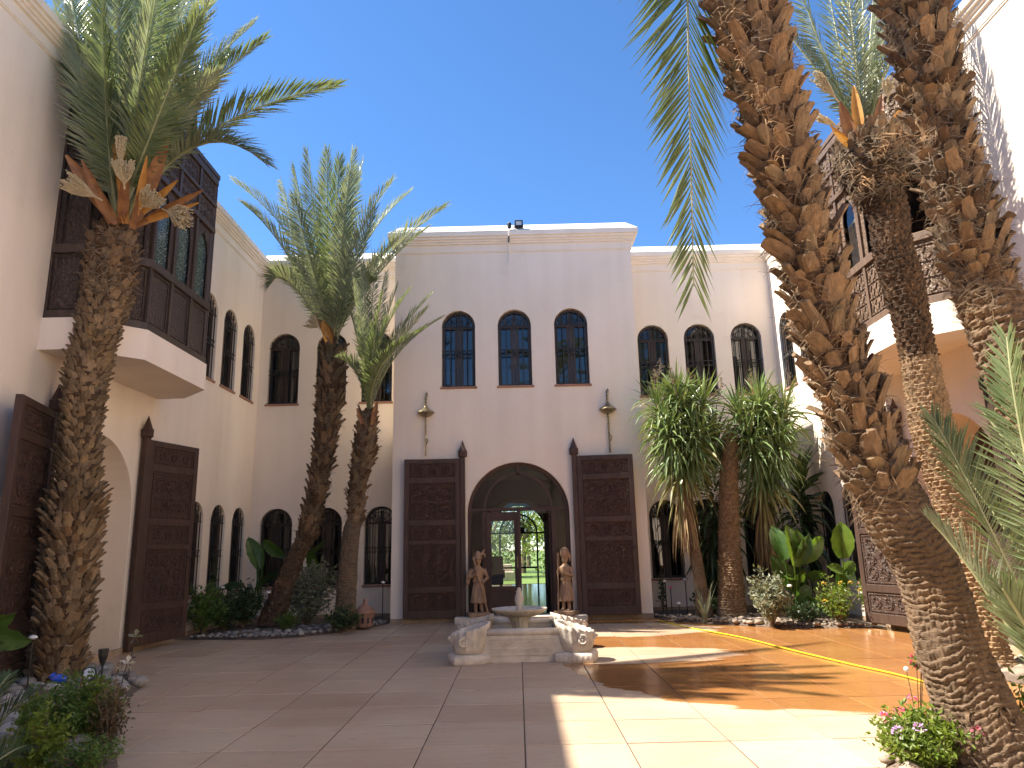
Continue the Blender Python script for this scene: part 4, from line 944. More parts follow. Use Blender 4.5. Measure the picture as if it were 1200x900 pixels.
pf = palm('shorter palm with pinched trunk beside the taller leaning palm')
TF = Trunk([(403, 742, 15.5, 30), (404, 728, 15.5, 26), (406, 690, 15.5, 23), (409, 650, 15.5, 21), (412, 622, 15.5, 20), (417, 605, 15.5, 18), (418, 580, 15.5, 19), (421, 560, 15.5, 20), (426, 532, 15.5, 25), (429, 512, 15.5, 22), (431, 492, 15.5, 20), (432, 480, 15.5, 10)])
TF.mesh(pf, 'bark_grey', 'ring', .025, 40, .022, .055, .97, 0, None)
q1_ = qz(TF, 416, 615, 15.5)
boots(TF, pf, ['boot_dark', 'boot_grey'], q1_, TF.L - .1, .13, .8, .45, 1.3, 10, -.02, rs=41, join=True)
strands(TF, pf, q1_, TF.L, 350, (.1, .25), .008, 42)
for i, (m_, t_, Ym, Yt, mt) in enumerate([((448, 420), (505, 345), 15.3, 15.1, 'b'), ((462, 420), (518, 372), 15.7, 15.9, 'g'), ((442, 410), (480, 340), 15.0, 14.6, 'b'), ((438, 410), (452, 320), 15.6, 15.8, 'g'), ((430, 405), (425, 310), 15.2, 14.9, 'g'), ((424, 420), (404, 345), 15.8, 16.2, 'g'), ((446, 430), (496, 385), 14.8, 14.2, 'b'), ((420, 440), (398, 420), 15.3, 15.0, 'g'), ((434, 400), (440, 300), 15.9, 16.4, 'g'), ((440, 420), (466, 335), 15.4, 15.3, 'g'), ((452, 425), (500, 362), 15.2, 14.9, 'g'), ((428, 425), (415, 330), 15.0, 14.5, 'g'), ((436, 425), (448, 345), 14.9, 14.3, 'b')]):
    frond_px(pf, (432 + rnd(-3, 3), 486), 15.5, m_, Ym, t_, Yt, llen=.46, n=60, wid=.015, mat='frond_grey' if mt == 'g' else 'frond_green', rs=170 + i, vee=.5, roll=rnd(-.3, .3))
for a, b_, w_ in [((426, 500), (418, 478), .1), ((436, 498), (442, 470), .12)]: spathe(pf, at(*a, 15.3), at(*b_, 15.2), w_)

# ---- young palm whose fronds reach in from the right edge
py_ = tag(empty('young_palm'), 'young stemless palm whose green fronds reach in at the right edge', 'palm')
for i, (b_, m_, t_, Yb, Ym, Yt, mt) in enumerate([((1290, 900), (1165, 630), (1092, 488), 5.0, 5.1, 5.3, 'frond_green'), ((1260, 880), (1170, 715), (1092, 612), 4.7, 4.8, 4.9, 'frond_grey'), ((1300, 880), (1215, 590), (1180, 395), 4.6, 4.5, 4.5, 'frond_green'), ((1310, 900), (1220, 690), (1120, 545), 5.3, 5.5, 5.8, 'frond_bright'), ((1300, 900), (1240, 640), (1150, 480), 5.5, 5.8, 6.2, 'frond_grey'), ((1310, 900), (1300, 560), (1260, 330), 4.8, 4.7, 4.7, 'frond_green'), ((1300, 900), (1230, 780), (1175, 690), 4.6, 4.5, 4.4, 'frond_green')]):
    frond_px(py_, b_, Yb, m_, Ym, t_, Yt, llen=.40, n=64, wid=.0095, mat=mt, rs=200 + i, vee=.5, rad=.018, bare=.22)
cp = gnd(1300, 900); mb = MB()
for k in range(14):
    a = k * 2.4; mb.tube([cp + Vector((.06 * math.cos(a), .06 * math.sin(a), -.02)), cp + Vector((.16 * math.cos(a), .16 * math.sin(a), .35))], [.05, .02], 6)
mb.build('stem', MAT['boot'], py_)
# ================================================================== fountain
ft = tag(empty('fountain', (.04, 11.65, 0)), 'carved pale stone fountain with shell planters at its corners and a fluted bowl', 'fountain')
def FP(nme, mk, mb, smooth=False): mb.M = None; o = mb.build(nme, MAT[mk], ft, smooth); o.location = (-.04, -11.65, 0); return o
bx0, bx1, by0, by1 = -.62, .70, 10.87, 12.42
mb = MB(); w_ = .09
for (a, b_, c_, d) in ((bx0, bx1, by0, by0 + w_), (bx0, bx1, by1 - w_, by1), (bx0, bx0 + w_, by0 + w_, by1 - w_), (bx1 - w_, bx1, by0 + w_, by1 - w_)): mb.box(a, b_, c_, d, 0, .37)
mb.box(bx0 + w_, bx1 - w_, by0 + w_, by1 - w_, 0, .10)
basin = FP('basin', 'stone', mb)
mb = MB()                                                       # rounded rim
for (p, q) in (((bx0, by0), (bx1, by0)), ((bx0, by1), (bx1, by1)), ((bx0, by0), (bx0, by1)), ((bx1, by0), (bx1, by1))):
    s_ = 1 if p[1] == by0 and q[1] == by0 else -1
    y_ = p[1] + (.03 if p[1] == q[1] == by0 else -.03 if p[1] == q[1] else 0); x_ = 0 if p[1] == q[1] else (.03 if p[0] == bx0 else -.03)
    mb.tube([(p[0] + x_, (y_ if p[1] == q[1] else p[1]), .405), (q[0] + x_, (y_ if p[1] == q[1] else q[1]), .405)], .052, 10)
FP('rim', 'stone', mb, True)
mb = MB(); random.seed(5)                                       # carved frieze on the front face
for r_ in range(2):
    for k in range(15):
        x = -.40 + k * .0605 + rnd(-.006, .006); z = .16 + r_ * .09 + rnd(-.008, .008); hd = 1 if (k + r_) % 2 else -1; rr = rnd(.022, .031)
        mb.tube([(x + hd * rr * (1 - i * .06) * math.cos(i * .55), by0 - .001, z + rr * (1 - i * .06) * math.sin(i * .55)) for i in range(13)], .0055, 4)
        mb.tube([(x - .03, by0 - .001, z - rr), (x, by0 - .001, z - rr * 1.35), (x + .03, by0 - .001, z - rr * .8)], .0045, 4)
for z in (.09, .305): mb.box(-.44, .51, by0 - .012, by0 + .002, z, z + .016)
FP('frieze', 'stone', mb)
FP('water', 'water', MB().quad((bx0 + w_, by0 + w_, .20), (bx1 - w_, by0 + w_, .20), (bx1 - w_, by1 - w_, .20), (bx0 + w_, by1 - w_, .20)))
# pedestal, scalloped bowl and finial
c_ = (.0, 11.68); mb = MB(); flute = lambda r, z, q: r * (1 + .06 * math.cos(q * 12))
mb.lathe([(.17, .10), (.17, .2), (.13, .24), (.11, .34), (.12, .46), (.17, .54), (.2, .57)], 48, c_, flute); FP('pedestal', 'stone', mb, True)
mb = MB(); sc_ = lambda r, z, q: r * (1 + (.028 * abs(math.sin(q * 16)) if r > .2 else 0))
mb.lathe([(.12, .545), (.25, .56), (.36, .605), (.415, .655), (.425, .675), (.405, .672), (.37, .645), (.2, .63), (.05, .628)], 96, c_, sc_); FP('bowl', 'stone_carved', mb, True)
mb = MB(); mb.lathe([(.05, .63), (.062, .66), (.045, .69), (.058, .74), (.07, .80), (.06, .86), (.042, .90), (.055, .925), (.03, .94), (.034, .965), (.012, .985)], 20, c_); FP('finial', 'stone', mb, True)
def shell_planter(cx, cy, ang, sx):
    M = Matrix.Translation((cx, cy, 0)) @ Matrix.Rotation(ang, 4, 'Z') @ Matrix.Diagonal((sx, 1, 1, 1)); mb = MB(); mb.M = M
    n = 128; prof = [(0, .74), (.08, .82), (.25, .92), (.5, .98), (.8, 1.0), (1, 1.06)]; vs = []
    def pt(f_, s_, q, inner=False):
        rimz = .475 + .075 * math.cos(q); z = .13 + (rimz - .13) * f_
        rib = 1 + (0 if inner else .032 * math.cos(q * 16)) * min(1, f_ * 1.4)
        return ((.27 * math.cos(q) * rib) * s_ + (.02 * f_), .24 * math.sin(q) * rib * s_, z + (.006 * math.cos(q * 16) if f_ > .99 else 0))
    for f_, s_ in prof:
        for k in range(n): vs.append(pt(f_, s_, 2 * math.pi * k / n))
    for f_, s_ in ((.98, .9), (.7, .8), (.55, .7)):
        for k in range(n): vs.append(pt(f_, s_, 2 * math.pi * k / n, True))
    m_ = 9; mb.add(vs, [(i*n+k, i*n+(k+1) % n, (i+1)*n+(k+1) % n, (i+1)*n+k) for i in range(m_-1) for k in range(n)] + [tuple(range((m_-1)*n, m_*n))])
    pl = FP('shell_planter', 'stone_carved', mb, True)
    def sub(nme, q): 
        q.M = None; o = q.build(nme, MAT['stone_carved'], pl, True); return o
    for y_ in (-1, 1):                                           # volutes on both flanks of the low end
        q = MB(); q.M = M
        q.tube([(-.135 + (.072 - .0034 * i) * math.cos(i * .75 + 1.2), y_ * (.222 - .0006 * i), .30 + (.072 - .0034 * i) * math.sin(i * .75 + 1.2)) for i in range(18)], [.021 - .0005 * i for i in range(18)], 7)
        q.ico((-.135, y_ * .215, .30), .02, 2); sub('scroll', q)
    q = MB(); q.M = M
    q.tube([(-.265 - (.045 - .003 * i) * math.cos(i * .75), 0, .33 + (.045 - .003 * i) * math.sin(i * .75)) for i in range(12)], .018, 6)
    sub('scroll', q)
    q = MB(); q.M = M                                            # ribbed plinth
    vs = []
    for z, e in ((0, 1.0), (.02, 1.04), (.09, 1.04), (.125, .96)):
        for k in range(n):
            a = 2 * math.pi * k / n; sq = 1 / max(abs(math.cos(a)), abs(math.sin(a))) ** .72; r_ = (1 + .012 * math.cos(k * math.pi / 2))
            vs.append((.285 * math.cos(a) * sq * e * r_, .25 * math.sin(a) * sq * e * r_, z))
    q.add(vs, [(i*n+k, i*n+(k+1) % n, (i+1)*n+(k+1) % n, (i+1)*n+k) for i in range(3) for k in range(n)] + [tuple(range(3*n, 4*n))]); sub('plinth', q)
    q = MB(); q.M = M; q.add([pt(.62, .74, 2 * math.pi * k / n, True) for k in range(n)], [tuple(range(n))]); o = q.build('soil', MAT['soil'], pl)
for cx, cy, ang, sx in ((-.73, 10.95, R(15), 1), (.81, 10.95, R(-15), -1), (-.73, 12.33, R(-15), 1), (.81, 12.33, R(15), -1)): shell_planter(cx, cy, ang, sx)

# ================================================================== step and carved statues
mb = MB(); mb.box(-1.42, 1.48, 16.33, 16.72, 0, .135, .015); mb.build('entrance_step', MAT['stone'], he)
def statue(label, loc, rz, tall, variant):
    root = tag(empty('statue', loc, rz), label, 'statue'); q = MB()
    for s_ in (-1, 1):
        q.tube([(s_ * .075, 0, .08), (s_ * .07, 0, .25), (s_ * .07, 0, .42)], [.045, .05, .065], 10); q.ico((s_ * .08, -.05, .10), .055, 2, 0, (.8, 1.7, .6))
    q.lathe([(.20, .27), (.205, .31), (.185, .42), (.165, .55), (.13, .68), (.118, .72), (.13, .74)], 28, (0, 0), lambda r, z, a: r * (1 - .25 * abs(math.sin(a))) * (1 + .04 * math.cos(a * 11)))
    q.lathe([(.115, .71), (.125, .80), (.15, .92), (.145, .98), (.06, 1.04), (.05, 1.10)], 24, (0, 0), lambda r, z, a: r * (1 - .3 * abs(math.sin(a))))
    q.lathe([(.14, .70), (.15, .72), (.15, .75), (.13, .77)], 24, (0, 0), lambda r, z, a: r * (1 - .25 * abs(math.sin(a))))   # belt
    q.ico((0, -.005, 1.135), .078, 3, 0, (.86, .98, 1.12)); q.ico((0, -.08, 1.13), .018, 2, 0, (.8, 1, 1.5)); q.ico((0, -.07, 1.09), .022, 2, 0, (1.2, .7, .5))
    for s_ in (-1, 1): q.ico((s_ * .07, 0, 1.135), .022, 2, 0, (.5, .8, 1.3)); q.ico((s_ * .028, -.066, 1.155), .013, 2)
    if variant == 0:
        q.lathe([(.09, 1.17), (.10, 1.20), (.095, 1.26), (.075, 1.32), (.03, 1.36)], 20); q.lathe([(.105, 1.185), (.115, 1.2), (.105, 1.215)], 20)
        q.tube([(.02, 0, 1.24), (.10, -.02, 1.31), (.17, -.02, 1.39)], [.04, .035, .015], 8); q.tube([(.12, -.02, 1.33), (.17, -.03, 1.27), (.17, -.03, 1.22)], [.02, .028, .02], 8)
        arms = [((.15, 0, .97), (.235, -.02, .79), (.09, -.14, .70)), ((-.15, 0, .97), (-.25, -.01, .80), (-.07, -.15, .87))]; stf = ((-.14, -.16, 1.20), (.20, -.19, .10))
        q.tube([(-.16, .01, .98), (-.24, .03, .84), (-.27, .03, .66)], [.05, .07, .05], 8)
    else:
        q.lathe([(.085, 1.17), (.115, 1.23), (.12, 1.29), (.10, 1.35), (.04, 1.40)], 20); q.tube([(.06, .03, 1.28), (.12, .05, 1.22), (.12, .05, 1.1)], [.05, .045, .02], 8)
        arms = [((.15, 0, .97), (.20, -.06, .80), (.03, -.15, .86)), ((-.14, 0, .97), (-.19, -.05, .84), (-.12, -.15, .93))]; stf = ((-.125, -.165, 1.24), (-.15, -.18, .10))
    for sh, el, ha in arms:
        q.tube([sh, Vector(sh).lerp(Vector(el), .5), el, Vector(el).lerp(Vector(ha), .5), ha], [.055, .05, .042, .036, .03], 10); q.ico(ha, .036, 2)
        for k in range(4):                                       # fingers closed on the staff
            z = ha[2] - .025 + k * .017; q.tube([(ha[0] - .02, ha[1] - .02, z), (ha[0], ha[1] - .042, z - .004), (ha[0] + .022, ha[1] - .022, z - .006)], .0085, 6)
        q.tube([(ha[0] + .01, ha[1] + .01, ha[2] + .03), (ha[0] + .015, ha[1] - .03, ha[2] + .045)], .01, 6)
    me = remesh(q, .011, 2); me.materials.clear(); me.materials.append(MAT['statue_wood'])
    S = Matrix.Diagonal((.88, .9, tall * 1.03, 1)); me.transform(S); link('body', me, root)
    q = MB(); q.M = S; q.tube([stf[0], Vector(stf[0]).lerp(Vector(stf[1]), .5), stf[1]], [.024, .021, .02], 8); q.ico(stf[0], .04, 1, .1, (1, 1, 1.4)); q.build('staff', MAT['statue_wood'], root)
    q = MB(); q.box(-.24, .24, -.19, .17, 0, .085, .01); q.build('base', MAT['statue_wood'], root)
statue('carved wooden guardian with slanting staff and winged hat, left of the entrance', (-.90, 16.53, .137), R(12), 1.0, 0)
statue('carved wooden guardian with upright staff and bulky turban, right of the entrance', (1.04, 16.53, .137), R(-22), 1.0, 1)

# ================================================================== wall ornaments, rooftop lamp
def ornament(label, px, Y, rs):
    top = at(px[0], px[1], Y); root = tag(empty('wall_ornament', (top.x, YF - .10, top.z - 1.5)), label, 'ornament'); random.seed(rs)
    q = MB(); q.tube([(0, .1, 1.42), (0, .03, 1.45), (.02, 0, 1.49), (.035, 0, 1.45), (.02, 0, 1.38), (0, 0, 1.30)], .016, 8); q.lathe([(.02, 1.14), (.03, 1.18), (.018, 1.21), (.032, 1.24), (.02, 1.28), (.035, 1.33), (.02, 1.36), (.03, 1.40), (.012, 1.42)], 12); q.build('hook', MAT['brass'], root, True)
    q = MB(); q.lathe([(.205, .99), (.2, 1.0), (.12, 1.06), (.06, 1.10), (.04, 1.15), (.02, 1.16)], 28, (0, 0), lambda r, z, a: r * (1 + .04 * math.cos(a * 10))); q.lathe([(.02, .90), (.10, .91), (.19, .975), (.2, .985)], 24); q.build('bowl', MAT['brass'], root, True)
    q = MB(); z = .90; prof = []
    while z > 0: prof += [(.012, z), (rnd(.022, .036), z - .025), (.012, z - .05)]; z -= .055
    q.lathe(prof[::-1], 12); q.tube([(0, -.01, .42), (.06, -.02, .33), (.02, -.02, .24)], .014, 6); q.build('chain', MAT['brass'], root, True)
ornament('silvery hanging brass ornament on the wall left of the entrance, above the door leaf', (499, 459), YF - .1, 1)
ornament('silvery hanging brass ornament on the wall right of the entrance, near the yucca', (711, 455), YF - .1, 2)
fl = at(608, 269, 16.62); root = tag(empty('floodlight', (fl.x, 16.6, CZ + .02)), 'small black floodlight on the parapet above the entrance', 'lamp')
mb = MB(); mb.box(-.105, .105, -.03, .05, .07, .27, .012); mb.build('housing', MAT['black_plastic'], root)
mb = MB(); mb.box(-.07, .07, -.036, -.028, .13, .23); mb.build('lens', MAT['lens'], root)
mb = MB(); mb.tube([(-.1, .01, .16), (-.12, .01, .03), (.12, .01, .03), (.1, .01, .16)], .012, 6); mb.tube([(0, .01, -.02), (0, .01, .04)], .015, 6); mb.build('bracket', MAT['iron'], root)
sn = at(597, 272, 16.6); root = tag(empty('roof_sensor', (sn.x, 16.56, CZ)), 'small dark sensor with a dangling cable on the parapet edge', 'sensor')
mb = MB(); mb.lathe([(.03, .06), (.05, .08), (.055, .18), (.045, .2)], 14); mb.build('head', MAT['black_plastic'], root)
mb = MB(); mb.tube([(0, 0, .07), (0, -.01, -.02), (-.02, -.02, -.16), (-.03, .06, -.3), (-.03, .17, -.52), (-.03, .17, -.72), (-.10, .16, -.86)], .011, 6); mb.build('cable', MAT['white_paint'], root)
mb = MB(); mb.tube([(-.02, -.03, -.16), (-.025, -.03, -.32)], .022, 8); mb.build('plug', MAT['black_plastic'], root)

# ================================================================== yuccas
def strap(mb, p, d_, L, w_, droop, seg=5):
    """arching strap leaf with a slight fold"""
    p = Vector(p); d_ = Vector(d_).normalized(); sd = d_.cross(Vector((0, 0, 1)))
    sd = (sd if sd.length > .05 else Vector((1, 0, 0))).normalized(); sd = Quaternion(d_, rnd(-.9, .9)) @ sd
    vs = []; q = p.copy(); dd = d_.copy()
    for i in range(seg + 1):
        f_ = i / seg; ww = w_ * (.55 + .9 * f_ if f_ < .4 else .91 * (1 - ((f_ - .4) / .6) ** 1.7) + .02); up = sd.cross(dd).normalized()
        vs += [q - sd * ww + up * ww * .35, q, q + sd * ww + up * ww * .35]
        q = q + dd * (L / seg); dd = (dd + Vector((0, 0, -1)) * droop * (1.0 / seg) * (1 + 2 * f_)).normalized(); sd = (sd - dd * sd.dot(dd)).normalized()
    mb.add(vs, [(i*3+k, i*3+k+1, i*3+4+k, i*3+3+k) for i in range(seg) for k in range(2)])
def yucca_head(root, p0, p1, n, L, w_, rs, mats=('yucca_leaf', 'yucca_yellow', 'straw'), dry=.3, flowers=3):
    """leaves set all along the head from p0 (oldest, dry and hanging) to p1 (newest, upright)"""
    random.seed(rs); p0, p1 = Vector(p0), Vector(p1); g, y_, s_ = MB(), MB(), MB()
    for k in range(n):
        f_ = k / n; a = k * 2.39996; el = R(-75 + 150 * f_ ** 1.15 + rnd(-14, 14)); p = p0.lerp(p1, f_)
        if f_ < dry: el = R(-80 + rnd(-6, 14))
        d_ = Vector((math.cos(a) * math.cos(el), math.sin(a) * math.cos(el), math.sin(el))); tgt = s_ if f_ < dry * .75 else y_ if f_ < dry * 1.2 or random.random() < .06 else g
        strap(tgt, p + Vector((d_.x, d_.y, 0)) * .05, d_, L * rnd(.75, 1.15) * (1.25 if f_ < dry else 1), w_ * (.7 if f_ < dry else 1) * rnd(.8, 1.15), rnd(.5, 1.5) * (1.1 if f_ < .8 else .35))
    for mb, mk, nme in ((g, mats[0], 'leaves'), (y_, mats[1], 'yellowing_leaves'), (s_, mats[2], 'dry_leaves')):
        if mb.v: tag(mb.build(nme, MAT[mk], root), kind='stuff')
    for k in range(flowers):
        b_ = p1 + Vector((rnd(-.7, .7), rnd(-.3, .2), rnd(-.1, .25))); q = MB(); t_ = b_ + Vector((rnd(-.15, .15), 0, rnd(.5, .8))); q.tube([b_, t_], [.012, .005], 5)
        for i in range(26):
            f_ = rnd(.25, 1); c_ = b_.lerp(t_, f_); e = c_ + Vector((rnd(-1, 1), rnd(-1, 1), rnd(-.1, .9))) * .2 * (1.15 - f_); q.tube([c_, e], .004, 3, False); q.ico(e, .014, 0)
        q.build('flower_stalk', MAT['strands'], root)
yl = tag(empty('yucca_tree'), 'left yucca with a thin leaning stem and shaggy green and straw-coloured head', 'yucca')
T1 = Trunk([(826, 722, 15.95, 22), (822, 690, 15.95, 15), (815, 650, 15.95, 14), (808, 610, 15.95, 13), (802, 560, 15.95, 14), (800, 470, 15.95, 12)])
T1.mesh(yl, 'bark', 'ring', .03, 24, .012, .05)
def shaggy(root, cx, ytop, ybot, Y, rs):
    yucca_head(root, at(cx, ybot, Y), at(cx, ytop + 18, Y), 420, 1.0, .031, rs, flowers=0)
    for i, (dx, dy, dY) in enumerate(((-30, 8, -.2), (26, 4, -.3), (-6, -6, -.35), (6, 10, .4), (-18, 34, -.45), (22, 40, -.4))):
        b_ = at(cx + dx * .4, ytop + dy + 40, Y + dY * .5); e = at(cx + dx, ytop + dy, Y + dY)
        q = MB(); q.tube([b_, e], [.05, .03], 6); q.build('branch', MAT['bark'], root)
        yucca_head(root, b_.lerp(e, .2), e, 130, .80, .028, rs + 20 + i, dry=.0, flowers=1 if i < 4 else 0)
shaggy(yl, 799, 466, 590, 15.95, 3)
yr = tag(empty('yucca_tree'), 'right yucca with a thick pale textured trunk and drooping head', 'yucca')
T2 = Trunk([(859, 733, 15.9, 40), (858, 722, 15.9, 33), (857, 690, 15.9, 28), (855, 640, 15.9, 24), (854, 580, 15.9, 21), (855, 540, 15.9, 18), (857, 505, 15.9, 13)])
T2.mesh(yr, 'bark_pale', 'scale', .02, 44, .025, .05, flare=.15); boots(T2, yr, ['bark_pale', 'boot'], .1, T2.L - .1, .085, .8, .5, .9, 10, -.012, rs=61, join=True)
mb = MB(); mb.tube([at(856, 535, 15.9), at(870, 520, 16.0), at(886, 500, 16.1), at(890, 470, 16.1)], [.14, .12, .1, .06], 12); mb.build('branch', MAT['bark_pale'], yr)
shaggy(yr, 895, 474, 612, 16.1, 5)
random.seed(9)
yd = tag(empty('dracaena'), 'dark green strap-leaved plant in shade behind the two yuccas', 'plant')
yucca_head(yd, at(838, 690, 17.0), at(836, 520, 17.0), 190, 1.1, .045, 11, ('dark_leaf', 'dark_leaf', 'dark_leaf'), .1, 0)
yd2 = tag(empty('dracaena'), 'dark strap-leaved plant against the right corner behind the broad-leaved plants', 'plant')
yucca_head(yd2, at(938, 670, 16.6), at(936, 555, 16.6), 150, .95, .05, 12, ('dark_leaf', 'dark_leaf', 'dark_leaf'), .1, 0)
# seedling with blade leaves before the yucca
q = tag(empty('blade_plant'), 'small pale plant with upright blade leaves before the yucca trunks', 'plant'); mb = MB(); b_ = gnd(826, 732)
for k in range(11): strap(mb, b_ + Vector((rnd(-.04, .04), 0, .02)), (rnd(-.5, .5), rnd(-.3, .3), 1), rnd(.5, 1.05), .035, rnd(.1, .7))
mb.build('leaves', MAT['shrub_grey'], q)

# ================================================================== broad-leaved plants
def big_leaf(root, a, b_, Ya, Yb, wpx, mk, stem_from, Ys, roll=.0, curl=.18):
    p, e = at(*a, Ya), at(*b_, Yb); tg = (e - p); L = tg.length; tg.normalize(); v_ = (CAM - p).normalized()
    sd = tg.cross(v_).normalized(); sd = Quaternion(tg, roll) @ sd; nr = sd.cross(tg); W = wpx * depth(p) / FPX / 2 / max(.35, math.cos(roll)); mb = MB(); vs = []; n = 12
    for i in range(n + 1):
        f_ = i / n; ww = W * (math.sin(math.pi * min(1, f_ * .93 + .07)) ** .62) * (1 if f_ < .97 else .5); c_ = p + tg * L * f_ - nr * (L * curl * f_ * f_) + Vector((0, 0, -.06 * L * f_ * f_))
        for k in range(7):
            a_ = (k - 3) / 3; vs.append(c_ + sd * a_ * ww * (1 + .04 * math.sin(i * 2.3 + k)) + nr * (abs(a_) ** 1.2 * ww * .38 + .012 * math.sin(i * 1.9 + k * 2)))
    o = mb.add(vs, [(i*7+k, i*7+k+1, i*7+8+k, i*7+7+k) for i in range(n) for k in range(6)]).build('leaf', MAT[mk], root, True)
    s0 = at(*stem_from, Ys); q = MB(); q.tube([s0, s0.lerp(p, .5) + Vector((0, 0, .06 * (p - s0).length)), p, p + tg * L * .5 - nr * (L * curl * .25), e - nr * L * curl], [.026, .02, .016, .011, .004], 6); q.build('stalk', MAT['broad_bright' if mk == 'broad_bright' else 'broad_leaf'], o)
def broad(label, leaves, foot, Y):
    root = tag(empty('broad_leaf_plant'), label, 'plant')
    for i, (a, b_, w_, mk, roll) in enumerate(leaves): big_leaf(root, a, b_, Y + rnd(-.15, .1), Y + rnd(-.25, .15), w_, mk, (foot[0] + rnd(-6, 6), foot[1] + rnd(-2, 2)), Y, roll)
D_, B_ = 'broad_leaf', 'broad_bright'
broad('large broad-leaved plant with several paddle leaves below the right yucca', [((920, 656), (906, 612), 20, D_, .3), ((931, 664), (928, 611), 20, B_, .9), ((939, 654), (934, 620), 16, D_, .2), ((938, 658), (969, 627), 19, B_, .5), ((929, 690), (907, 650), 22, D_, .2), ((933, 676), (946, 670), 13, B_, .8), ((931, 677), (920, 673), 10, B_, .7), ((947, 671), (969, 674), 12, D_, .8), ((933, 700), (953, 688), 17, D_, .4), ((945, 700), (964, 714), 12, D_, .6), ((936, 660), (950, 626), 16, D_, .4)], (934, 724), 14.9)
broad('upright broad-leaved plant with a large glowing leaf by the corner grille', [((987.5, 654), (986.5, 610), 25, B_, .15), ((988, 671), (1002, 658), 15, B_, .3), ((987, 671), (971, 661), 10, B_, .7), ((989, 684), (1003, 670), 17, D_, .3), ((990, 690), (974, 690), 9, B_, .6), ((988, 690), (984, 668), 14, D_, .2)], (990, 726), 14.6)
broad('dark drooping broad-leaved plant in the left corner bed under the windows', [((304, 667), (293, 626), 18, D_, .3), ((309, 634), (332, 653), 13, D_, .5), ((304, 683), (326, 670), 9, 'dark_leaf', .7), ((286, 688), (255, 685), 9, 'dark_leaf', .8), ((300, 640), (296, 660), 10, 'dark_leaf', .3)], (300, 716), 16.7)
broad('small broad-leaved plant between the two palm trunks by the left wall', [((354, 652), (382, 636), 7, 'dark_leaf', .8), ((362, 646), (374, 678), 13, D_, .3), ((348, 676), (368, 690), 11, 'dark_leaf', .5), ((360, 692), (386, 686), 10, 'dark_leaf', .7)], (352, 712), 16.9)
broad('broad green leaf poking in at the left edge before the dark door', [((-14, 742), (30, 752), 24, D_, .5), ((-20, 735), (16, 722), 16, D_, .6), ((-25, 760), (8, 756), 16, 'dark_leaf', .4)], (-20, 800), 7.6)

# ================================================================== shrubs
def shrub(label, base, rx, h, n, ls, mk, flowers=None, rs=1, name='shrub', stems=14, aspect=2.4, ry=None, fl_n=8):
    random.seed(rs); base = Vector(base); root = tag(empty(name, base), label, 'plant' if name != 'flower_bush' else 'flowers'); lf, stm = MB(), MB(); tips = []; ry = ry or rx
    for k in range(stems):
        a = k * 2.4 + rnd(-.3, .3); rr = math.sqrt((k + .5) / stems); t_ = Vector((math.cos(a) * rr * rx, math.sin(a) * rr * ry, h * (1 - .45 * rr * rr) * rnd(.75, 1.1)))
        stm.tube([(0, 0, 0), t_ * .5 + Vector((0, 0, .1 * h)), t_], [.012 * h + .004, .006, .003], 4); tips.append(t_)
        for j in range(n // stems):
            f_ = rnd(.25, 1.02); p = t_ * f_ + Vector((0, 0, .2 * h * f_ * (1 - f_))) + Vector((rnd(-1, 1) * rx, rnd(-1, 1) * ry, rnd(-1, 1) * h * .5)) * .22
            p.z = max(.01, p.z); d_ = Vector((rnd(-1, 1), rnd(-1, 1), rnd(-.3, 1))).normalized(); s_ = d_.cross(Vector((rnd(-1, 1), rnd(-1, 1), rnd(-1, 1)))).normalized(); l_ = ls * rnd(.6, 1.25); u_ = d_.cross(s_) * l_ * .12
            lf.add([p, p + d_ * l_ * .5 + s_ * l_ / aspect / 2 + u_, p + d_ * l_, p + d_ * l_ * .5 - s_ * l_ / aspect / 2 + u_], [(0, 1, 2, 3)])
    tag(lf.build('foliage', MAT[mk], root), kind='stuff'); stm.build('stems', MAT['bark_grey'], root)
    if flowers:
        for k in range(fl_n):
            t_ = random.choice(tips); q = MB(); c_ = t_ * rnd(.9, 1.08) + Vector((0, -.05, .05))
            for i in range(26):
                d_ = Vector((rnd(-1, 1), rnd(-1, 1), rnd(-.2, 1))).normalized(); s_ = d_.cross(Vector((rnd(-1, 1), rnd(-1, 1), 1))).normalized(); p = c_ + d_ * .028 * (ls / .05) ** .3; l_ = .02
                q.add([p, p + s_ * l_ * .5 + d_ * l_ * .4, p + d_ * l_, p - s_ * l_ * .5 + d_ * l_ * .4], [(0, 1, 2, 3)])
            q.build('flower', MAT[flowers[k % len(flowers)]], root)
    return root
shrub('flower bush with pink and lilac blooms at the foot of the right foreground palm', gnd(1088, 908), .36, .44, 2800, .055, 'shrub_lime', ('petal_pink', 'petal_pink', 'petal_lilac', 'petal_lilac', 'petal_pink'), 3, 'flower_bush', 22, fl_n=11)
shrub('small leafy plant at the bottom right corner beside the palm foot', gnd(1215, 905) + Vector((.05, .0, 0)), .2, .55, 420, .07, 'shrub_lime', None, 4)
shrub('dark green bushy shrub in the left front bed', gnd(80, 880), .40, .62, 3200, .05, 'shrub_green', None, 5, stems=22)
shrub('bright lime shrub at the bottom of the left front bed', gnd(40, 912), .24, .45, 1100, .055, 'shrub_lime', None, 6)
shrub('yellow-green leafy shrub at the right of the left front bed', gnd(106, 878), .2, .62, 1200, .05, 'shrub_lime', None, 7)
shrub('reddish-brown twiggy shrub at the edge of the left front bed', gnd(124, 885), .17, .62, 640, .045, 'shrub_red', None, 8)
shrub('fine grey-green shrub low at the left front bed edge', gnd(98, 910), .28, .3, 1500, .035, 'shrub_green', None, 9)
shrub('pale lime sprig plant at the left of the front bed', gnd(30, 880), .12, .5, 260, .06, 'shrub_lime', None, 10, stems=7)
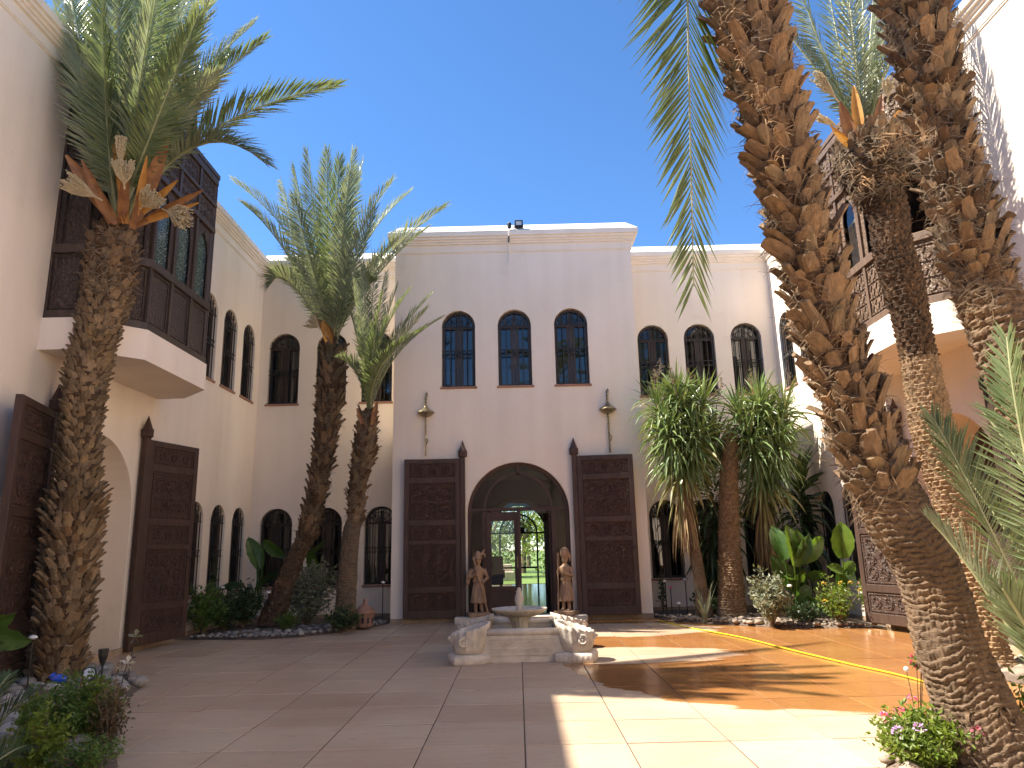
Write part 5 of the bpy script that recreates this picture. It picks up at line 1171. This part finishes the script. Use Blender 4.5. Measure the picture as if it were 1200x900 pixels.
# feathery grey-green fronds at the left edge
q = tag(empty('feathery_plant'), 'feathery dark green fan leaves at the lower left edge', 'plant')
for i, (b_, m_, t_) in enumerate([((-60, 940), (-10, 860), (38, 812)), ((-60, 940), (-20, 840), (12, 790)), ((-60, 950), (0, 890), (44, 872)), ((-60, 930), (-30, 830), (-8, 800)), ((-60, 950), (-5, 915), (30, 905))]): frond_px(q, b_, 5.6, m_, 5.6, t_, 5.7 + i * .1, llen=.22, n=40, wid=.006, mat='dark_leaf', rs=300 + i, rad=.008)
sh = [('white-variegated bushy shrub between the two left palms', (360, 738), .75, 1.45, 3000, .10, 'shrub_grey', None, 16.2), ('small round dark shrub at the front of the left corner bed', (336, 742), .25, .42, 800, .06, 'shrub_green', None, 15.3),
      ('bright green leafy shrub beside the left door leaf', (238, 742), .42, .95, 1300, .10, 'shrub_green', None, 15.1), ('low dark shrub in the left bed under the side windows', (262, 738), .5, .8, 1300, .10, 'dark_leaf', None, 15.6), ('dark leafy shrub below the left corner', (285, 736), .45, .95, 1200, .11, 'dark_leaf', None, 16.0), ('thin upright sprig against the wall below the side windows', (245, 738), .08, 1.6, 200, .10, 'dark_leaf', None, 16.3),
      ('low dark shrub at the foot of the shorter palm', (402, 742), .4, .45, 800, .09, 'dark_leaf', None, 15.2), ('small green shrub beside the clay lantern', (422, 737), .26, .42, 500, .08, 'shrub_green', None, 15.9),
      ('pale cream-variegated shrub in the right bed before the broad-leaved plant', (905, 733), .42, .98, 1500, .10, 'shrub_grey', None, 14.3), ('spiky yellow-green sprigs under the upright broad-leaved plant', (985, 733), .42, .85, 900, .08, 'shrub_lime', ('petal_yellow',), 14.2), ('narrow light shrub against the sunlit wall by the right door', (1022, 733), .16, .95, 500, .08, 'shrub_lime', None, 14.3),
      ('low dark ground plant at the foot of the large broad-leaved plant', (945, 735), .5, .42, 900, .08, 'dark_leaf', None, 14.6), ('dark low plant between the yucca trunks', (838, 728), .6, .5, 900, .10, 'dark_leaf', None, 16.6), ('slim dark sprig at the entrance corner of the right bed', (778, 722), .09, .95, 150, .09, 'dark_leaf', None, 17.2)]
for i, (lb, px, rx, h, n, ls, mk, fl_, Y) in enumerate(sh):
    p = gnd(*px); p = Vector((at(px[0], px[1], Y).x, Y, .03)); shrub(lb, p, rx, h, n, ls, mk, fl_, 70 + i, ry=min(rx, .4), stems=16 if n > 400 else 5, fl_n=5)

# ================================================================== stones in the beds
def stones(key, n, smin, smax, mk, edge=None, rs=1, lim=None):
    random.seed(rs); poly, bed = BED[key]; var = []
    for k in range(6):
        mb = MB(); mb.ico((0, 0, 0), 1, 2 if smax > .12 else 1, .07 if smax > .12 else .13, (1, rnd(.6, .9), rnd(.45, .65))); var.append(mb.mesh('stone', MAT[mk], True))
    xs = [p[0] for p in poly]; ys = [p[1] for p in poly]; done = 0; tries = 0; P = []
    while done < n and tries < n * 60:
        tries += 1
        if edge is not None:
            i = random.randrange(*edge); a, b_ = Vector(poly[i][:2]), Vector(poly[i+1][:2]); p = a.lerp(b_, rnd(0, 1)); c_ = Vector((sum(xs) / len(xs), sum(ys) / len(ys))); p = p + (c_ - p).normalized() * abs(random.gauss(.05, .55))
        else: p = Vector((rnd(min(xs), max(xs)), rnd(min(ys), max(ys))))
        if not inside(p, poly) or (lim and not lim(p)): continue
        s_ = rnd(smin, smax)
        if any((p - q).length < (s_ + r_) * .8 for q, r_ in P): continue
        P.append((p, s_)); done += 1
        link('stone', random.choice(var), bed, Matrix.Translation((p.x, p.y, .05 + s_ * .25)) @ Matrix.Rotation(rnd(0, 6.28), 4, 'Z') @ Matrix.Rotation(rnd(-.3, .3), 4, 'X') @ Matrix.Diagonal((s_, s_, s_, 1)))
stones('front_left', 260, .05, .13, 'pebble', rs=1, lim=lambda p: p.y > 6.2)
stones('front_left', 30, .10, .17, 'pebble', rs=6, lim=lambda p: 5.6 < p.y < 8)
stones('back_left', 280, .02, .095, 'pebble', (1, 6), 2); stones('back_right', 230, .025, .11, 'pebble_warm', (1, 6), 3)
stones('front_right', 26, .05, .11, 'pebble_warm', (0, 5), 4); stones('side_right', 30, .06, .13, 'pebble_warm', rs=5, lim=lambda p: p.y > 8.6)

# ================================================================== hose, lamps and trinkets
mb = MB(); hp = [gnd(u, v, .014) for u, v in [(772, 727), (800, 734), (830, 739.5), (870, 747), (915, 758.5), (960, 769.5), (1000, 779), (1050, 790), (1092, 801), (1130, 809)]]; hp = [Vector((p.x, p.y, .014)) for p in catmull(hp, 6)]
tag(mb.tube(hp, .0115, 8).build('garden_hose', MAT['hose'], None, True), 'yellow garden hose lying across the wet paving', 'hose')
mb = MB(); p = gnd(672, 767); tag(mb.tube([p + Vector((-.09, 0, .008)), p + Vector((0, .01, .014)), p + Vector((.1, -.01, .008))], [.006, .014, .005], 5).build('palm_scrap', MAT['boot_dark']), 'small dark scrap of palm leaf lying on the paving right of the fountain', 'leaf')
def stake(nme, label, px, Y, h, cat='garden light'): 
    p = at(px[0], px[1], Y); return tag(empty(nme, (p.x, Y, max(.03, 0))), label, cat)
pz = gnd(116, 822); r_ = tag(empty('torch_light', (pz.x, pz.y, .04)), 'black torch-shaped solar light on a stake in the left front bed', 'garden light')
mb = MB(); mb.tube([(0, 0, 0), (.0, 0, .36)], .011, 8); mb.build('stake', MAT['black_plastic'], r_)
mb = MB(); mb.lathe([(.014, .34), (.03, .38), (.05, .45), (.055, .52), (.052, .525)], 10, (0, 0), lambda r, z, a: r * (1 + .06 * math.cos(a * 5))); mb.build('head', MAT['black_plastic'], r_)
pz = gnd(104, 808); r_ = tag(empty('spotlight', (pz.x, pz.y, .05)), 'round black spotlight facing forward beside the left palm foot', 'spotlight')
mb = MB(); mb.M = Matrix.Translation((0, 0, .12)) @ Matrix.Rotation(R(70), 4, 'X') @ Matrix.Rotation(R(15), 4, 'Y'); mb.lathe([(.03, -.1), (.06, -.06), (.085, .04), (.085, .07)], 20); mb.build('housing', MAT['black_plastic'], r_)
mb = MB(); mb.M = Matrix.Translation((0, 0, .12)) @ Matrix.Rotation(R(70), 4, 'X') @ Matrix.Rotation(R(15), 4, 'Y'); mb.lathe([(.066, .071), (.066, .076)], 20); mb.build('lens', MAT['lens'], r_)
mb = MB(); mb.tube([(0, .02, 0), (0, .02, .1)], .015, 6); mb.build('stake', MAT['black_plastic'], r_)
pz = gnd(60, 862); r_ = tag(empty('bird_stake', (pz.x, pz.y, .04)), 'blue glass bird on a thin stake in the left front bed', 'garden light')
mb = MB(); mb.tube([(0, 0, 0), (.01, 0, .40)], .005, 6); mb.build('stake', MAT['brass'], r_)
mb = MB(); mb.ico((.02, 0, .45), .055, 3, 0, (1.3, .8, .8)); mb.ico((-.04, 0, .475), .032, 2); mb.add([(.06, 0, .46), (.14, -.03, .49), (.14, .03, .48)], [(0, 1, 2)]); mb.tube([(-.065, 0, .475), (-.095, 0, .47)], [.01, .002], 5); mb.build('bird', MAT['blue_glass'], r_, True)
mb = MB(); mb.lathe([(.012, .38), (.02, .40), (.012, .42)], 10, (.01, 0)); mb.build('collar', MAT['white_paint'], r_)
def whirligig(label, px, h, mk, rs):
    pz = gnd(*px); r_ = tag(empty('garden_stake', (pz.x, pz.y, .03)), label, 'garden stake'); random.seed(rs)
    q = MB(); q.tube([(0, 0, 0), (.02, 0, h * .55), (.05, 0, h)], .005, 5); q.build('stake', MAT['iron'], r_)
    q = MB()
    for k in range(5): a = k * 1.257; q.add([(.05, 0, h), (.05 + .07 * math.cos(a) + .02, .02, h + .07 * math.sin(a)), (.05 + .1 * math.cos(a + .25), 0, h + .1 * math.sin(a + .25)), (.05 + .07 * math.cos(a + .5), -.01, h + .07 * math.sin(a + .5))], [(0, 1, 2, 3)])
    q.build('ornament', MAT[mk], r_)
    q = MB(); q.box(-.03, .07, -.02, .02, h * .58, h * .6); q.build('solar_panel', MAT['black_plastic'], r_)
whirligig('thin stake with a pale leaf-shaped ornament at the left bed tip', (148, 808), .58, 'shrub_grey', 1)
whirligig('short stake with a small ornament beside the leaf-topped stake', (141, 812), .3, 'petal_white', 2)
def solar(label, px, Y, h, mk='petal_white'):
    p = at(px[0], px[1], Y); r_ = tag(empty('solar_light', (p.x, Y, .03)), label, 'garden light'); q = MB(); q.tube([(0, 0, 0), (0, 0, h)], .011, 6); q.build('stake', MAT['black_plastic'], r_)
    q = MB(); q.lathe([(.015, h - .02), (.05, h), (.045, h + .02), (.015, h + .035)], 10); q.build('head', MAT['white_paint' if mk == 'petal_white' else mk], r_)
solar('white-headed solar light on a stake by the left side of the entrance block', (448, 730), 16.9, .85); solar('dark stake light with white cap under the left side windows', (258, 735), 16.2, .85)
solar('white-capped stake light at the foot of the leaning left palm', (313, 730), 15.7, .75); solar('short white stake light at the front of the left corner bed', (430, 735), 15.9, .3)
solar('white-capped stake light in the right bed near the entrance', (782, 722), 16.7, .75); solar('pink-headed stake light in the right bed near the entrance', (788, 722), 16.5, .62, 'petal_pink'); solar('short white stake light at the tip of the right bed', (797, 728), 16.0, .32)
solar('white-capped stake light beside the thin yucca stem', (806, 722), 16.6, .78); solar('white-capped stake light among the broad-leaved plants', (930, 733), 14.4, .72); solar('tall dark stake with white lights left of the left palm', (31, 812), 9.2, .62)
# clay lantern
p = at(427, 737, 15.7); r_ = tag(empty('clay_lantern', (p.x, 15.7, .05)), 'domed terracotta lantern with cut-outs at the end of the left bed', 'lantern')
mb = MB(); mb.lathe([(.15, 0), (.17, .03), (.19, .2), (.2, .26), (.21, .27)], 18); mb.build('body', MAT['terracotta'], r_, False)
mb = MB(); mb.lathe([(.22, .27), (.22, .29), (.17, .36), (.10, .42), (.05, .46), (.03, .5), (.045, .53), (.01, .58)], 18); mb.build('lid', MAT['terracotta'], r_, True)
for k in range(5):
    a = -1.57 + (k - 2) * .6; mb = MB(); mb.M = Matrix.Rotation(a, 4, 'Z') @ Matrix.Translation((.183, 0, 0)); mb.box(-.004, .008, -.02, .02, .08, .2); mb.build('opening_shade', MAT['iron'], r_)  # dark plates on the clay paint the shade inside the cut-outs
# flower ball on wires by the palm foot, two white globes
p = gnd(1079, 868); r_ = tag(empty('flower_globe_stake', (p.x, p.y, .04)), 'wire stake with a ball of pink flowers and two white globes', 'garden stake'); random.seed(3)
tops = {'a': at(1062, 784, p.y), 'b': at(1080, 785, p.y), 'c': at(1074, 775, p.y)}; lo = {k: v - Vector((p.x, p.y, .04)) for k, v in tops.items()}
mb = MB()
for t_ in (lo['a'], lo['b'], lo['c'], lo['b'] + Vector((.02, .02, -.03)), lo['c'] + Vector((.03, 0, -.05))): mb.tube([(0, 0, 0), t_], .0028, 5)
mb.build('wire', MAT['iron'], r_)
for k in ('a', 'b'): mb = MB(); mb.ico(lo[k], .021, 2); mb.build('globe', MAT['white_paint'], r_, True)
mb = MB()
for i in range(140): 
    d_ = Vector((rnd(-1, 1), rnd(-1, 1), rnd(-1, 1))).normalized(); c_ = lo['c'] + d_ * .05 * rnd(.4, 1); s_ = d_.cross(Vector((rnd(-1, 1), rnd(-1, 1), 1))).normalized(); mb.add([c_, c_ + s_ * .008 + d_ * .012, c_ + d_ * .026, c_ - s_ * .008 + d_ * .012], [(0, 1, 2, 3)])
mb.build('foliage', MAT['shrub_green'], r_)
for k in range(9):
    a = k * 2.4; c_ = lo['c'] + Vector((math.cos(a) * .065, -.03, math.sin(a) * .05 + .015)); mb = MB()
    for i in range(16): d_ = Vector((rnd(-1, 1), rnd(-1, .3), rnd(-1, 1))).normalized(); s_ = d_.cross(Vector((.3, .2, 1))).normalized(); mb.add([c_, c_ + s_ * .009 + d_ * .01, c_ + d_ * .022, c_ - s_ * .009 + d_ * .01], [(0, 1, 2, 3)])
    mb.build('flower', MAT['petal_pink'], r_)
p = gnd(1090, 800); r_ = tag(empty('solar_stake', (p.x, p.y, 0.0)), 'tiny dark solar stake left of the right foreground palm', 'garden stake'); mb = MB(); mb.tube([(0, 0, 0), (-.02, 0, .3), (-.06, 0, .36)], .006, 5); mb.box(-.12, -.03, -.03, .03, .36, .375); mb.build('stake', MAT['black_plastic'], r_)

# ================================================================== garden seen through the hall
tag(MB().quad((-30, 31.6, .015), (30, 31.6, .015), (60, 300, .015), (-60, 300, .015)).build('lawn', MAT['lawn']), kind='structure')
tag(MB().quad((-30, 30.02, .03), (30, 30.02, .03), (30, 32.6, .03), (-30, 32.6, .03)).build('terrace', MAT['terracotta_pale']), kind='structure')
def garden_tree(label, x, y, h, r, rs, mk='garden_leaf'):
    random.seed(rs); root = tag(empty('garden_tree', (x, y, 0)), label, 'tree'); q = MB(); q.tube([(0, 0, 0), (.1, 0, h * .4), (.0, .1, h * .75)], [.18, .12, .05], 8)
    for k in range(6): a = k * 1.05; q.tube([(.05, 0, h * .4), (math.cos(a) * r * .7, math.sin(a) * r * .7, h * rnd(.6, .9))], [.07, .02], 6)
    q.build('trunk', MAT['bark_grey'], root); q = MB()
    cl = [Vector((rnd(-1, 1) * r * .8, rnd(-1, 1) * r * .6, h * rnd(.08, 1))) for _ in range(16)]
    for i in range(2600):
        p = random.choice(cl) + Vector((random.gauss(0, 1), random.gauss(0, 1), random.gauss(0, .8))) * r * .22; d_ = Vector((rnd(-1, 1), rnd(-1, 1), rnd(-1, 1))).normalized(); s_ = d_.cross(Vector((rnd(-1, 1), rnd(-1, 1), 1))).normalized(); l_ = rnd(.12, .28)
        q.add([p, p + d_ * l_ * .5 + s_ * l_ * .25, p + d_ * l_, p + d_ * l_ * .5 - s_ * l_ * .25], [(0, 1, 2, 3)])
    tag(q.build('crown', MAT[mk], root), kind='stuff')
garden_tree('bushy garden tree seen through the left half of the hall door', -1.6, 40, 4.2, 1.7, 1); garden_tree('yellow-green garden tree seen through the right half of the hall door', 1.9, 42, 4.0, 1.6, 2, 'shrub_lime'); garden_tree('dark garden tree in the middle behind the hall door', .3, 46, 5.0, 2.2, 3); garden_tree('large garden tree far behind the hall door', -3.5, 50, 6.5, 3.0, 4); garden_tree('tall garden tree right of the hall axis', 4.5, 50, 6.5, 3.0, 5); garden_tree('distant garden tree closing the view through the hall', .8, 58, 7.5, 4.0, 6)
mb = MB(); mb.box(-1.4, -.2, 36, 36.5, 0, .45, .03); mb.box(-1.3, -.3, 36.4, 36.5, .45, .8, .03); tag(mb.build('garden_bench', MAT['stone']), 'pale stone bench on the garden lawn beyond the hall', 'bench')
# dark armchair inside the hall
r_ = tag(empty('armchair', (-.95, 26.5, HF)), 'dark armchair inside the hall, left of the far door', 'chair'); mb = MB(); mb.box(-.4, .4, -.35, .35, .18, .48, .03); mb.build('seat', MAT['wood_dark'], r_)
mb = MB(); mb.box(-.4, .4, .25, .4, .48, 1.15, .03); mb.build('backrest', MAT['wood_dark'], r_)
for sx in (-1, 1):
    mb = MB(); mb.box(sx * .4 - .06, sx * .4 + .06, -.35, .3, .4, .68, .02); mb.build('armrest', MAT['wood_dark'], r_)
    for sy in (-.28, .28): mb = MB(); mb.box(sx * .33 - .03, sx * .33 + .03, sy - .03, sy + .03, 0, .18); mb.build('leg', MAT['wood_dark'], r_)
